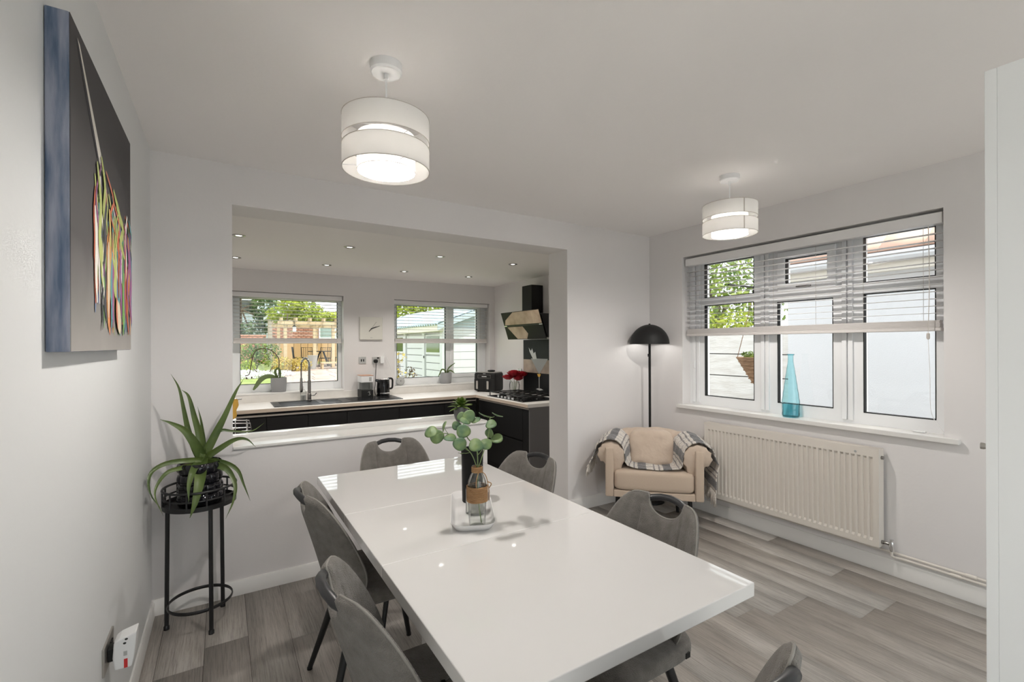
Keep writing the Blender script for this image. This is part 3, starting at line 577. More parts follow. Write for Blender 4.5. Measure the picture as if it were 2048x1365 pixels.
for q, an in zip(LEAVES, anchor):
    c = Vector(q[:3]); n_ = Vector(q[4:7]).normalized(); mj = Vector(q[7:10]); mj = (mj - n_ * mj.dot(n_)).normalized(); mi = n_.cross(mj)
    r = q[3]; src = pos[an]; d = c - src; dl = d.normalized() if d.length > 1e-4 else mj
    if abs(dl.dot(mj)) < 0: mj = -mj
    mb = MB(); R_, K_ = 4, 20
    vs = [(c + n_ * 0.003) - O]; 
    for i in range(1, R_ + 1):
        for k in range(K_):
            a = 2 * PI * k / K_; rr = r * i / R_ * (1 + 0.05 * math.sin(3 * a + q[0] * 90)); vs.append(c + mj * math.cos(a) * rr + mi * math.sin(a) * rr * 1.0 - n_ * (0.10 * r * (i / R_) ** 2 * (1 + 0.8 * math.cos(2 * a))) - O)
    fs = [(0, 1 + k, 1 + (k + 1) % K_) for k in range(K_)] + [(1 + (i - 1) * K_ + k, 1 + i * K_ + k, 1 + i * K_ + (k + 1) % K_, 1 + (i - 1) * K_ + (k + 1) % K_) for i in range(1, R_) for k in range(K_)]
    mb.add(vs, fs); o = mb.build('leaf', M_EUC, eu, ang=0)
    sd = o.modifiers.new('thick', 'SOLIDIFY'); sd.thickness = 0.0009
    if d.length > r * 0.4: MB().tube([src - O, (src + c) / 2 - O + Vector((0, 0, -0.002)), c - dl * r * 0.5 - O], 0.0011, 5).build('leaf_stalk', M_STEM, eu)
cj = thing('candle_jar', 'frosted clear glass candle jar behind the bottle on the white tray', 'candle', (0.805, 1.553, TT0))
MB().lathe([(0, 0.001), (0.034, 0.0), (0.037, 0.004), (0.037, 0.092), (0.0345, 0.092), (0.0345, 0.008), (0, 0.008)], 36).build('jar', M_CLEAR, cj)
MB().lathe([(0, 0.009), (0.0338, 0.009), (0.0338, 0.080), (0.03, 0.078), (0, 0.078)], 36).build('wax', M_WAX, cj)
bv = thing('black_vase', 'tall matt black cylinder vase at the back of the white tray', 'vase', (0.858, 1.682, TT0))
MB().lathe([(0, 0), (0.040, 0), (0.0415, 0.003), (0.044, 0.19), (0.046, 0.208), (0.045, 0.212), (0.042, 0.212), (0.040, 0.2), (0.038, 0.01), (0, 0.01)], 36).build('vase_body', mat('flat_black_ceramic', (0.004, 0.004, 0.004), 0.5, spec=0.2), bv)

# ------------------------------------------------------------------ plant stand, pot, aloe
ps = thing('plant_stand', 'tall black metal three-legged plant stand in the left corner', 'plant stand', (-0.097, 2.803, 0))
feet = [(-0.140, 0.021), (0.047, -0.135), (0.094, 0.114)]
for fx, fy in feet:
    k = 0.96
    l = MB().tube([(fx * k, fy * k, 0.60), (fx, fy, 0.012)], 0.0095, 10).build('leg', M_BLACK, ps)
    MB().lathe([(0.0125, 0), (0.0125, 0.016), (0.009, 0.022)], 12, (fx, fy, 0)).build('rubber_foot', M_BLACK, l)
def hoop(r, z, rr, nm, flat=1): return MB().tube([(r * math.cos(a), r * math.sin(a), z) for a in np.linspace(0, 2 * PI, 56, endpoint=False)], rr, 8, closed=True, flat=flat).build(nm, M_BLACK, ps, ang=0)
hoop(0.136, 0.118, 0.0085, 'lower_ring', 0.4)
MB().lathe([(0, 0.598), (0.150, 0.598), (0.156, 0.600), (0.156, 0.622), (0.153, 0.622), (0.150, 0.604), (0, 0.604)], 48).build('tray_plate', M_BLACK, ps)
hoop(0.150, 0.648, 0.0045, 'gallery_ring'); hoop(0.154, 0.690, 0.0058, 'gallery_ring')
for k in range(12):
    a = k * PI / 6 + 0.2; MB().tube([(0.154 * math.cos(a), 0.154 * math.sin(a), 0.612), (0.154 * math.cos(a), 0.154 * math.sin(a), 0.692)], 0.004, 6).build('upright', M_BLACK, ps)
pt = thing('bubble_pot', 'glossy black bubble-textured plant pot on the plant stand', 'pot', (-0.097, 2.803, 0.6045))
def bub(a, z):
    row = min(3, int(z / 0.052)); zz = (z / 0.052) % 1 - 0.5; ph = row * PI / 12
    return 0.86 + 0.15 * math.sqrt(max(0, 1 - (2 * zz) ** 2)) * (0.55 + 0.45 * abs(math.sin((a + ph) * 6)) ** 0.6)
pr_ = [(0.0, 0.002)] + [(0.098, 0.002 + i * 0.205 / 60) for i in range(61)] + [(0.088, 0.206), (0.084, 0.19), (0.0, 0.19)]
mb = MB(); n = 144; vs = []
for (r, z) in pr_:
    for j in range(n):
        a = 2 * PI * j / n; k = bub(a, min(z, 0.2069)) if r > 0.09 else 1
        vs.append((r * k * math.cos(a), r * k * math.sin(a), z))
mb.add(vs, [(i * n + j, i * n + (j + 1) % n, (i + 1) * n + (j + 1) % n, (i + 1) * n + j) for i in range(len(pr_) - 1) for j in range(n)]).build('pot_body', M_POTB, pt, ang=50)
MB().lathe([(0, 0.192), (0.083, 0.192), (0.0, 0.196)], 24).build('soil', M_SOIL, pt)
ALOE = [(0.0140,[(-0.112,2.800,0.855),(-0.146,2.842,0.959),(-0.164,2.835,1.065),(-0.184,2.828,1.179),(-0.216,2.820,1.252)]),(0.0187,[(-0.091,2.800,0.847),(-0.100,2.825,0.937),(-0.121,2.820,1.033),(-0.144,2.815,1.137),(-0.172,2.810,1.172)]),(0.0114,[(-0.082,2.800,0.856),(-0.083,2.850,0.905),(-0.094,2.850,1.005),(-0.109,2.850,1.080)]),
(0.0229,[(-0.086,2.800,0.826),(-0.123,2.775,0.917),(-0.160,2.770,0.977),(-0.208,2.765,1.015),(-0.253,2.760,1.039)]),(0.0198,[(-0.073,2.800,0.850),(-0.025,2.795,0.955),(0.011,2.790,1.036),(0.056,2.785,1.149),(0.090,2.780,1.213)]),(0.0104,[(-0.069,2.800,0.855),(-0.048,2.828,0.915),(-0.008,2.836,0.951),(0.047,2.844,0.940),(0.132,2.852,0.932),(0.193,2.860,0.969)]),
(0.0156,[(-0.078,2.800,0.820),(-0.008,2.765,0.875),(0.055,2.750,0.912),(0.104,2.735,0.909),(0.144,2.720,0.867)]),(0.0125,[(-0.078,2.800,0.815),(-0.144,2.760,0.830),(-0.223,2.740,0.832),(-0.275,2.720,0.810),(-0.290,2.690,0.770),(-0.279,2.670,0.707),(-0.236,2.640,0.639)]),(0.0114,[(-0.087,2.800,0.803),(-0.167,2.742,0.801),(-0.221,2.714,0.794),(-0.257,2.686,0.749),(-0.262,2.648,0.700),(-0.230,2.620,0.618)]),
(0.0302,[(-0.091,2.800,0.816),(-0.093,2.687,0.751),(-0.111,2.640,0.653),(-0.132,2.630,0.586)]),(0.0198,[(-0.099,2.800,0.807),(-0.120,2.690,0.794),(-0.136,2.650,0.733),(-0.136,2.632,0.661)]),(0.0135,[(-0.074,2.800,0.814),(0.010,2.745,0.799),(0.063,2.730,0.758),(0.089,2.715,0.685),(0.117,2.700,0.601)]),
(0.0156,[(-0.074,2.800,0.804),(0.001,2.726,0.784),(0.034,2.712,0.746),(0.052,2.680,0.687),(0.040,2.650,0.621),(0.010,2.640,0.551)]),(0.0094,[(-0.074,2.800,0.814),(0.001,2.835,0.781),(0.061,2.850,0.758)])]
al = thing('aloe_plant', 'spiky green aloe with long drooping leaves in the black bubble pot', 'plant', (-0.097, 2.803, 0.80))
AO = Vector((-0.097, 2.803, 0.80))
for k, (wd, pts) in enumerate(ALOE):
    base = Vector((-0.097 + 0.012 * math.cos(k * 2.1), 2.80 + 0.010 * math.sin(k * 2.1), 0.80)); P = curve_pts([base] + pts, 26); n = len(P); up_first = pts[-1][2] > 0.85
    wv = [wd * min(1.0, 0.75 + t * 1.6) * max(0.03, (1 - max(0, (t - 0.25) / 0.75) ** 1.35)) for t in np.linspace(0, 1, n)]
    mb = MB(); prev = None; vs = []
    view = Vector((-0.1, -1.0, 0.12)).normalized()
    for i, p in enumerate(P):
        t = (P[min(i + 1, n - 1)] - P[max(i - 1, 0)]).normalized(); s_ = t.cross(view)
        if s_.length < 0.15 and prev is not None: s_ = prev
        s_.normalize()
        if prev is not None and s_.dot(prev) < 0: s_ = -s_
        prev = s_; nn = s_.cross(t).normalized(); nn = nn if nn.dot(view) > 0 else -nn; r = wv[i]
        sec = [(-1, 0.30), (-0.5, 0.0), (0, -0.10), (0.5, 0.0), (1, 0.30), (0.7, -0.22), (0, -0.50), (-0.7, -0.22)]
        vs += [p + s_ * a * r + nn * b * r * 0.9 - AO for a, b in sec]
    fs = [(i * 8 + j, i * 8 + (j + 1) % 8, (i + 1) * 8 + (j + 1) % 8, (i + 1) * 8 + j) for i in range(n - 1) for j in range(8)] + [tuple(range(8))[::-1], tuple(range((n - 1) * 8, n * 8))]
    mb.add(vs, fs).build('leaf', M_ALOE, al, ang=60)

# ------------------------------------------------------------------ canvas on the left wall (generic abstract stand-in)
cv = thing('canvas_painting', 'blue-edged canvas of colourful abstract strands on grey, hung on the left wall', 'painting', (LX, 1.70, 1.735))
PY0, PY1, PZ0, PZ1 = 1.326 - 1.70, 2.085 - 1.70, 1.376 - 1.735, 2.098 - 1.735
MB().box(0.001, 0.040, PY0, PY1, PZ0, PZ1).build('canvas_frame', M_CANVAS, cv, bevel=0.003)
mcf = bpy.data.materials.new('canvas_face'); mcf.use_nodes = True; nt = mcf.node_tree; b_ = nt.nodes['Principled BSDF']; b_.inputs['Roughness'].default_value = 0.75
tc = nt.nodes.new('ShaderNodeTexCoord'); sx = nt.nodes.new('ShaderNodeSeparateXYZ'); cr = nt.nodes.new('ShaderNodeValToRGB'); mr = nt.nodes.new('ShaderNodeMapRange'); nz = nt.nodes.new('ShaderNodeTexNoise'); ad = nt.nodes.new('ShaderNodeMath'); ad.operation = 'MULTIPLY_ADD'
nt.links.new(tc.outputs['Object'], sx.inputs[0]); nt.links.new(tc.outputs['Object'], nz.inputs['Vector']); nz.inputs['Scale'].default_value = 5
mr.inputs['From Min'].default_value = PZ0; mr.inputs['From Max'].default_value = PZ1; nt.links.new(sx.outputs['Z'], mr.inputs['Value'])
ad.inputs[1].default_value = 0.15; nt.links.new(nz.outputs['Fac'], ad.inputs[0]); nt.links.new(mr.outputs[0], ad.inputs[2]); nt.links.new(ad.outputs[0], cr.inputs[0])
E_ = cr.color_ramp.elements; E_[0].position = 0.08; E_[0].color = (0.33, 0.31, 0.29, 1); E_[1].position = 0.42; E_[1].color = (0.065, 0.06, 0.06, 1); e = E_.new(0.22); e.color = (0.21, 0.20, 0.19, 1); e = E_.new(0.95); e.color = (0.055, 0.051, 0.053, 1)
nt.links.new(cr.outputs[0], b_.inputs['Base Color'])
face = MB().box(0.0395, 0.0408, PY0 + 0.002, PY1 - 0.001, PZ0 + 0.001, PZ1 - 0.001).build('painted_face', mcf, cv)
SCOL = [(0.42, 0.09, 0.04), (0.62, 0.28, 0.10), (0.10, 0.27, 0.30), (0.18, 0.36, 0.10), (0.62, 0.52, 0.38), (0.30, 0.10, 0.24), (0.16, 0.22, 0.36), (0.72, 0.68, 0.62), (0.55, 0.16, 0.08), (0.40, 0.44, 0.14), (0.05, 0.05, 0.06)]
SM = [mat('paint_%d' % i, c, 0.6, bump=(200, 0.2)) for i, c in enumerate(SCOL)]
rs = random.Random(11)
def strand(pts, w_, m_, zo=0.0):
    P = curve_pts([(0, y_ - 1.70, z_ - 1.735) for y_, z_ in pts], 12); vs = []
    for i, p in enumerate(P):
        t = (P[min(i + 1, 11)] - P[max(i - 1, 0)]).normalized(); s_ = Vector((0, -t.z, t.y)); ww = w_ * math.sin(PI * (0.06 + 0.9 * i / 11)) ** 0.6
        for sg in (-1, 1):
            q = p + s_ * ww * sg; vs.append((0.0412 + zo, min(max(q.y, PY0 + .003), PY1 - .003), min(max(q.z, PZ0 + .003), PZ1 - .003)))
    return MB().add(vs, [(2 * i, 2 * i + 1, 2 * i + 3, 2 * i + 2) for i in range(11)])
acc = [MB() for _ in SM]
for k in range(150):
    y0 = rs.uniform(1.53, 2.075); top = 1.86 + 0.05 * math.sin(y0 * 9) + rs.uniform(-0.05, 0.03)
    ln = rs.uniform(0.10, 0.30); z0 = rs.uniform(1.42 + ln, top); sw = rs.uniform(-0.03, 0.05); col = rs.randrange(len(SM))
    if y0 < 1.62: z0 = max(z0, 1.62 + ln * 0.5)
    if z0 > 1.78: col = rs.choice([0, 3, 2, 7, 9, 8, 5]); sw *= 2.2
    mbx = strand([(y0, z0), (y0 + sw, z0 - ln * 0.35), (y0 + sw * 0.6, z0 - ln * 0.7), (y0 + sw * 1.3, z0 - ln)], rs.uniform(0.006, 0.017), None, 0.00002 * k)
    acc[col].add(mbx.v, mbx.f)
for i, a in enumerate(acc):
    if a.v: stuff(a.build('painted_strands', SM[i], face, ang=0, weld=False))
slash = MB().add([(0.0416, y_ - 1.70, z_ - 1.735) for y_, z_ in ((1.385, 2.075), (1.405, 2.07), (1.665, 1.86), (1.64, 1.845), (1.60, 1.868))], [(0, 1, 2, 3, 4)]).build('pale_slash', SM[7], face)
ed = strand([(1.378, 2.072), (1.46, 1.985), (1.55, 1.9), (1.61, 1.85)], 0.006, None, 0.0006); ed.build('dark_edge', SM[10], face, weld=False)
pf = strand([(1.80, 1.52), (1.83, 1.48), (1.86, 1.43)], 0.035, None, 0.004); pf.build('pale_patch', SM[4], face, weld=False)
pf = strand([(1.80, 1.535), (1.80, 1.49), (1.815, 1.44)], 0.010, None, 0.0045); pf.build('rust_patch', SM[8], face, weld=False)

# socket and plugged-in white gadget on the left wall
sk = thing('double_socket', 'brushed steel double socket low on the left wall', 'socket', (LX, 1.92, 0.425))
MB().box(0.0, 0.006, -0.073, 0.073, -0.043, 0.043).build('faceplate', M_STEEL, sk, bevel=0.002)
MB().box(0.006, 0.010, 0.012, 0.04, 0.0, 0.02).build('switch', M_BLACKM, sk, bevel=0.001)
pg = thing('plug_in_freshener', 'white plug-in freshener with red label in the steel wall socket', 'plug', (LX + 0.0065, 1.905, 0.425))
MB().box(0.0, 0.016, -0.02, 0.022, -0.02, 0.02).build('plug', M_BLACKM, pg, bevel=0.003)
mb = MB(); prof = [(0.016, 0.038), (0.03, 0.047), (0.072, 0.058), (0.070, 0.02), (0.066, -0.02), (0.060, -0.048), (0.018, -0.048), (0.013, -0.01)]
mb.prism([(a, b) for a, b in prof], -0.026, 0.034, 'y'); mb.build('housing', M_WHITE, pg, bevel=0.004)
for (a, b) in ((0.047, 0.043), (0.043, 0.031)): MB().sell((a, -0.0262, b), (0.0042, 0.001, 0.0035), 1, 1, 12, 6).build('vent_hole', M_BLACK, pg)
MB().box(0.040, 0.049, -0.0268, -0.0258, -0.008, 0.006).build('grey_mark', M_LGREY, pg)
MB().box(0.041, 0.050, -0.0268, -0.0258, -0.046, -0.018).build('red_mark', M_REDP, pg)

# ------------------------------------------------------------------ radiator and pipes
rd = thing('radiator', 'cream ribbed panel radiator under the three-light window', 'radiator', (3.32, 1.78, 0.46))
RY0, RY1, RZ0, RZ1 = 1.19 - 1.78, 2.37 - 1.78, 0.166 - 0.46, 0.752 - 0.46
npr = 36; pw = (RY1 - RY0 - 0.05) / npr; mb = MB(); prof = []
for i in range(npr):
    y_ = RY0 + 0.025 + i * pw; prof += [(y_, 0.0), (y_ + pw * 0.16, 0.0), (y_ + pw * 0.26, 0.009), (y_ + pw * 0.74, 0.009), (y_ + pw * 0.84, 0.0)]
prof = [(RY0, 0.0)] + prof + [(RY1, 0.0)]
def rp(y_, d, z_, k): return (d * k, y_, z_)
zs = [(RZ0, 0), (RZ0 + 0.035, 0), (RZ0 + 0.05, 1), (RZ1 - 0.06, 1), (RZ1 - 0.048, 0), (RZ1, 0)]
vs = [rp(y_, d, z_, k) for z_, k in zs for (y_, d) in prof]; n = len(prof)
mb.add(vs, [(i * n + j, i * n + j + 1, (i + 1) * n + j + 1, (i + 1) * n + j) for i in range(5) for j in range(n - 1)])
fr = mb.build('front_panel', M_RAD, rd, ang=25)
MB().box(0.010, 0.016, RY0, RY1, RZ0, RZ1).build('panel_back', M_RAD, rd)
for s_ in (RY0, RY1 - 0.003): MB().box(-0.001, 0.068, s_ - 0.001, s_ + 0.004, RZ0 + 0.002, RZ1 + 0.004).build('side_cover', M_RAD, rd, bevel=0.001)
top = slab('x', 0, 0.001, 0, 1, 0, 1, [])
mb = MB()
for k in range(5): mb.box(0.004 + k * 0.0125, 0.010 + k * 0.0125, RY0 + 0.004, RY1 - 0.004, RZ1 - 0.006, RZ1 + 0.003)
for k in range(24): yy = RY0 + 0.02 + k * (RY1 - RY0 - 0.04) / 23; mb.box(0.002, 0.066, yy - 0.003, yy + 0.003, RZ1 - 0.005, RZ1 + 0.002)
mb.build('top_grille', M_RAD, rd)
for (y_, z_) in ((RY0 + 0.004, RZ1 - 0.05), (RY0 + 0.004, RZ0 + 0.03)): MB().tube([(0.034, RY0 - 0.001, z_), (0.034, RY0 - 0.012, z_)], 0.011, 12).build('end_plug', M_GUN, rd)
bd = MB().lathe([(0.007, 0), (0.007, 0.0015), (0, 0.0015)], 16).build('badge', M_LGREY, rd); bd.rotation_euler = (0, -PI / 2, 0); bd.location = (-0.0005, RY0 + 0.12, RZ1 - 0.03)
vl = MB(); vl.tube([(0.034, RY0 - 0.008, RZ0 + 0.03), (0.034, RY0 - 0.045, RZ0 + 0.03)], 0.008, 12); vl.build('valve_tail', M_GUN, rd)
MB().lathe([(0.009, -0.04), (0.012, -0.03), (0.013, -0.01), (0.012, 0.012), (0.009, 0.02), (0.011, 0.03), (0.0, 0.032)], 16, (0.034, RY0 - 0.05, RZ0 + 0.03)).build('valve', M_CHROME, rd)
pp = thing('heating_pipes', 'pair of cream copper heating pipes running above the right skirting', 'pipe', (3.382, 1.2, 0.12))
MB().tube([(0.0, -1.7, 0.022), (0.0, 1.20, 0.022)], 0.0075, 10).build('pipe', M_RAD, pp)
MB().tube([(-0.003, -1.7, 0.001), (-0.003, -0.09, 0.001)], 0.0075, 10).build('pipe', M_RAD, pp)
MB().tube([(-0.028, -0.06, 0.036), (-0.028, -0.06, 0.012), (-0.012, -0.064, 0.001), (-0.003, -0.09, 0.001)], 0.0075, 10).build('riser', M_RAD, pp)
for y_, dz in ((-0.42, 0.022), (-0.36, 0.001)): MB().tube([(-0.001, y_, dz), (-0.001, y_ + 0.045, dz)], 0.0105, 12).build('coupling', M_RAD, pp)

# ------------------------------------------------------------------ tall cupboard at the right edge
cb = thing('tall_cupboard', 'plain white tall cupboard standing at the right edge of the room', 'cupboard', (1.46, 0.322, 0))
MB().box(0, 0.60, -0.58, -0.02, 0.0, 2.0).build('carcass', mat('white_cupboard_paint', (0.84, 0.85, 0.85), 0.5, bump=(50, 0.03)), cb, bevel=0.001)
cd = MB().box(0.0, 0.60, -0.02, 0.0, 0.02, 2.0).build('door', MATS['white_cupboard_paint'], cb, bevel=0.001)
kb = MB().lathe([(0.006, 0), (0.005, 0.006), (0.0075, 0.012), (0.0075, 0.017), (0.0, 0.0185)], 20).build('knob', M_STEEL, cd); kb.location = (0.04, 0.0, 1.148); kb.rotation_euler = (-PI / 2, 0, 0)

# ------------------------------------------------------------------ armchair, blanket, floor lamp
ac = thing('armchair', 'small cream tub armchair with rolled arms in the far corner', 'armchair', (2.827, 2.465, 0), -PI / 4)
def apath(t):   # t in [-1,1] along the U; returns x, y, z centre of the roll
    s_ = abs(t); sg = -1 if t < 0 else 1
    if s_ > 0.55: q = (s_ - 0.55) / 0.45; return (sg * (0.335 - 0.03 * (1 - q) ** 2), 0.155 * (1 - q) + 0.015, 0.500 + 0.02 * (1 - q))
    a = s_ / 0.55 * PI / 2; return (sg * 0.305 * math.sin(a) ** 0.85 if a > 0 else 0.0, 0.170 + 0.225 * math.cos(a), 0.52 + 0.055 * math.cos(a))
def shell(u, v):  # outer upright shell as a closed section
    t = -1 + 2 * u; x_, y_, _ = apath(t); nx_, ny_ = x_, max(0, y_ - 0.17); l = math.hypot(nx_, ny_) or 1; nx_, ny_ = nx_ / l, ny_ / l
    a = v * 4; k = 0.032
    sec = [(-k, 0.19), (k, 0.19), (k, 0.545), (-k, 0.545)]; i = int(a) % 4; f_ = a - int(a); p, q = sec[i], sec[(i + 1) % 4]; o, z_ = p[0] + (q[0] - p[0]) * f_, p[1] + (q[1] - p[1]) * f_
    return (x_ + nx_ * o, y_ + ny_ * o, z_)
mb = MB(); mb.grid(shell, 41, 12, cv=True); mb.f += [tuple(range(12)), tuple(range(40 * 12, 41 * 12))]
mb.build('frame_shell', M_CREAM2, ac, bevel=0, ang=40)
for s_ in (-1, 1): MB().box(s_ * 0.335 - 0.031, s_ * 0.335 + 0.031, -0.012, 0.05, 0.19, 0.575).build('arm_post', M_CREAM2, ac, bevel=0.012, seg=3)
def roll(u, v):
    t = -0.985 + 1.97 * u; x_, y_, z_ = apath(t); nx_, ny_ = x_, max(0, y_ - 0.17); l = math.hypot(nx_, ny_) or 1; nx_, ny_ = nx_ / l, ny_ / l
    e_ = min(1, (1 - abs(2 * u - 1)) / 0.03); e_ = math.sqrt(max(0.0, 1 - (1 - e_) ** 2)); a = 2 * PI * v; wob = 1 + 0.035 * math.sin(46 * u + 2 * math.sin(a)) + 0.025 * math.sin(97 * u + a) + 0.10 * math.sin(15 * a + 20 * u) * max(0, 1 - (1 - abs(2 * u - 1)) / 0.14)
    rw = (0.104 if abs(t) > .5 else 0.092) * e_ * wob; rh = 0.098 * e_ * wob; ca, sa = math.cos(a), math.sin(a); am = min(1, max(0, (abs(t) - .4) / .15)); dz = sa * rh * (1 + am * (0.55 if ca < 0 else -0.25) * min(1, abs(ca) * 2 + .3) + (1 - am) * .15 if sa < 0 else 1); rw *= 1 + am * (0.08 if ca < 0 else -0.14)
    return (x_ + nx_ * ca * rw, y_ + ny_ * ca * rw, z_ + 0.006 + dz)
MB().grid(roll, 110, 26, cv=True).build('arm_roll', M_CREAM, ac, ang=0)
def wedge(px, py, pz): return (px, py - 0.03 * max(0, pz / 0.08) * 0, pz)
MB().sell((0, 0.175, 0.322), (0.304, 0.188, 0.082), 0.28, 0.2, 48, 16).build('seat_cushion', M_CREAM2, ac, ang=60)
MB().box(-0.303, 0.303, -0.006, 0.33, 0.19, 0.243).build('front_rail', M_CREAM2, ac, bevel=0.006)
def pil(px, py, pz):
    k = 1 - 0.22 * (abs(px) / 0.175) ** 3 - 0.15 * (abs(pz) / 0.14) ** 3; w_ = 0.008 * math.sin(60 * pz + 9 * px + 3 * math.sin(20 * px)) * max(0, 1 - (px / 0.17) ** 2)
    return (px * (1 + 0.03 * math.sin(30 * pz)), py * k + (w_ if py < 0 else 0) + pz * 0.25, pz)
MB().sell((0, 0.265, 0.532), (0.175, 0.075, 0.145), 0.45, 0.5, 60, 40, pil).build('back_cushion', M_CREAM, ac, ang=0)
for (x_, y_) in ((-0.27, 0.06), (0.27, 0.06), (-0.2, 0.3), (0.2, 0.3)): MB().tube([(x_, y_, 0.195), (x_ * 1.05, y_, 0.0)], [0.018, 0.012], 10).build('leg', M_BLACKM, ac)
# plaid blanket
mp_ = bpy.data.materials.new('plaid_wool'); mp_.use_nodes = True; nt = mp_.node_tree; b_ = nt.nodes['Principled BSDF']; b_.inputs['Roughness'].default_value = 0.95; b_.inputs['Sheen Weight'].default_value = 0.3
N = nt.nodes.new; Lk = nt.links.new; uvn = N('ShaderNodeUVMap'); sx = N('ShaderNodeSeparateXYZ'); Lk(uvn.outputs[0], sx.inputs[0])
def stripes(sock, scale, cols):
    f1 = N('ShaderNodeMath'); f1.operation = 'MULTIPLY'; f1.inputs[1].default_value = scale; Lk(sock, f1.inputs[0]); f2 = N('ShaderNodeMath'); f2.operation = 'FRACT'; Lk(f1.outputs[0], f2.inputs[0])
    r = N('ShaderNodeValToRGB'); r.color_ramp.interpolation = 'CONSTANT'; el = r.color_ramp.elements; el[0].position = 0; el[0].color = (*cols[0][1], 1); el[1].position = cols[1][0]; el[1].color = (*cols[1][1], 1)
    for p_, c_ in cols[2:]: q = el.new(p_); q.color = (*c_, 1)
    Lk(f2.outputs[0], r.inputs[0]); return r.outputs[0]
cw, cg, cdk = (0.68, 0.63, 0.57), (0.27, 0.245, 0.235), (0.19, 0.185, 0.185)
s1 = stripes(sx.outputs[0], 9.0, [(0, cw), (0.14, cg), (0.20, cw), (0.34, cg), (0.40, cw), (0.52, cdk), (0.86, cw)])
s2 = stripes(sx.outputs[1], 2.6, [(0, (1, 1, 1)), (0.30, (0.72, 0.72, 0.74)), (0.38, (1, 1, 1)), (0.55, (0.80, 0.80, 0.82)), (0.80, (1, 1, 1))])
mm = N('ShaderNodeMix'); mm.data_type = 'RGBA'; mm.blend_type = 'MULTIPLY'; mm.inputs[0].default_value = 1; Lk(s1, mm.inputs[6]); Lk(s2, mm.inputs[7])
tc = N('ShaderNodeTexCoord'); nz = N('ShaderNodeTexNoise'); nz.inputs['Scale'].default_value = 110; Lk(tc.outputs['Object'], nz.inputs['Vector']); mx2 = N('ShaderNodeMix'); mx2.data_type = 'RGBA'; mx2.blend_type = 'OVERLAY'; mx2.inputs[0].default_value = 0.75
Lk(mm.outputs[2], mx2.inputs[6]); Lk(nz.outputs['Fac'], mx2.inputs[7]); Lk(mx2.outputs[2], b_.inputs['Base Color'])
bp = N('ShaderNodeBump'); bp.inputs['Strength'].default_value = 0.6; bp.inputs['Distance'].default_value = 0.006; Lk(nz.outputs['Fac'], bp.inputs['Height']); Lk(bp.outputs[0], b_.inputs['Normal'])
bk = thing('plaid_blanket', 'grey and cream plaid wool throw draped over the cream armchair', 'blanket', (2.827, 2.465, 0), -PI / 4)
def lim(y_): # roll centre x for a given y on the arm
    if y_ < 0.17: q = 1 - (y_ - 0.015) / 0.155; return 0.335 - 0.03 * (1 - q) ** 2, 0.5 + 0.02 * (1 - q)
    c_ = min(1, (y_ - 0.17) / 0.225); s_ = math.sqrt(1 - c_ * c_); return 0.305 * s_ ** 0.85, 0.52 + 0.055 * c_
PROF_L = [(-0.175, -0.11), (-0.142, -0.05), (-0.120, 0.0), (-0.10, 0.075), (-0.05, 0.112), (0.0, 0.124), (0.05, 0.112), (0.10, 0.07), (0.118, 0.0), (0.118, -0.05)]
def blanket(u, v):
    y_ = 0.028 + 0.235 * v; cx_, cz_ = lim(y_); cz_ += 0.006; cx0, cz0 = lim(0.028 + 0.235 * v * 0.8)
    L_ = [(-cx_ + a, cz_ + b) for a, b in PROF_L]; R_ = [(cx_ - a, cz_ + b) for a, b in PROF_L[::-1]]
    R_[-1] = (cx_ + 0.122, cz_ - 0.12); R_ += [(cx_ + 0.118, cz_ - 0.255)]
    xs_ = cx_ - 0.118 - 0.02
    mid = [(-xs_, 0.425), (-xs_ * 0.75, 0.413), (0, 0.412), (xs_ * 0.75, 0.413), (xs_, 0.425)]
    poly = L_ + mid + R_; d = [0]
    for p, q in zip(poly, poly[1:]): d.append(d[-1] + math.hypot(q[0] - p[0], q[1] - p[1]))
    s_ = u * d[-1]; i = max(0, min(len(poly) - 2, next((k for k in range(len(d) - 1) if d[k + 1] >= s_ - 1e-9), len(d) - 2))); f_ = (s_ - d[i]) / max(1e-6, d[i + 1] - d[i])
    x_ = poly[i][0] + (poly[i + 1][0] - poly[i][0]) * f_; z_ = poly[i][1] + (poly[i + 1][1] - poly[i][1]) * f_
    wv = 0.004 * math.sin(38 * u + 7 * v) + 0.003 * math.sin(21 * v + 60 * u)
    return (x_, y_ + 0.012 * math.sin(9 * u), z_ + wv * (1 if abs(x_) < 0.42 else 0.3))
o = MB().grid(blanket, 150, 22, uvf=True).build('throw', mp_, bk, ang=0, weld=False); sd = o.modifiers.new('thick', 'SOLIDIFY'); sd.thickness = 0.007; sd.offset = 1
for side in (0, 1):
    mb = MB(); rr = random.Random(3 + side)
    for k in range(84):
        v = k / 83; p = Vector(blanket(float(side), v)); ln = rr.uniform(0.05, 0.08) if side == 0 else rr.uniform(0.075, 0.12); sw = rr.uniform(-0.012, 0.012)
        mb.tube([p, p + Vector((sw * 0.5, sw, -ln * 0.5)), p + Vector((sw, sw * 1.5, -ln))], [0.004, 0.0036, 0.0022], 5)
    stuff(mb.build('fringe', mp_, bk, ang=0, weld=False))

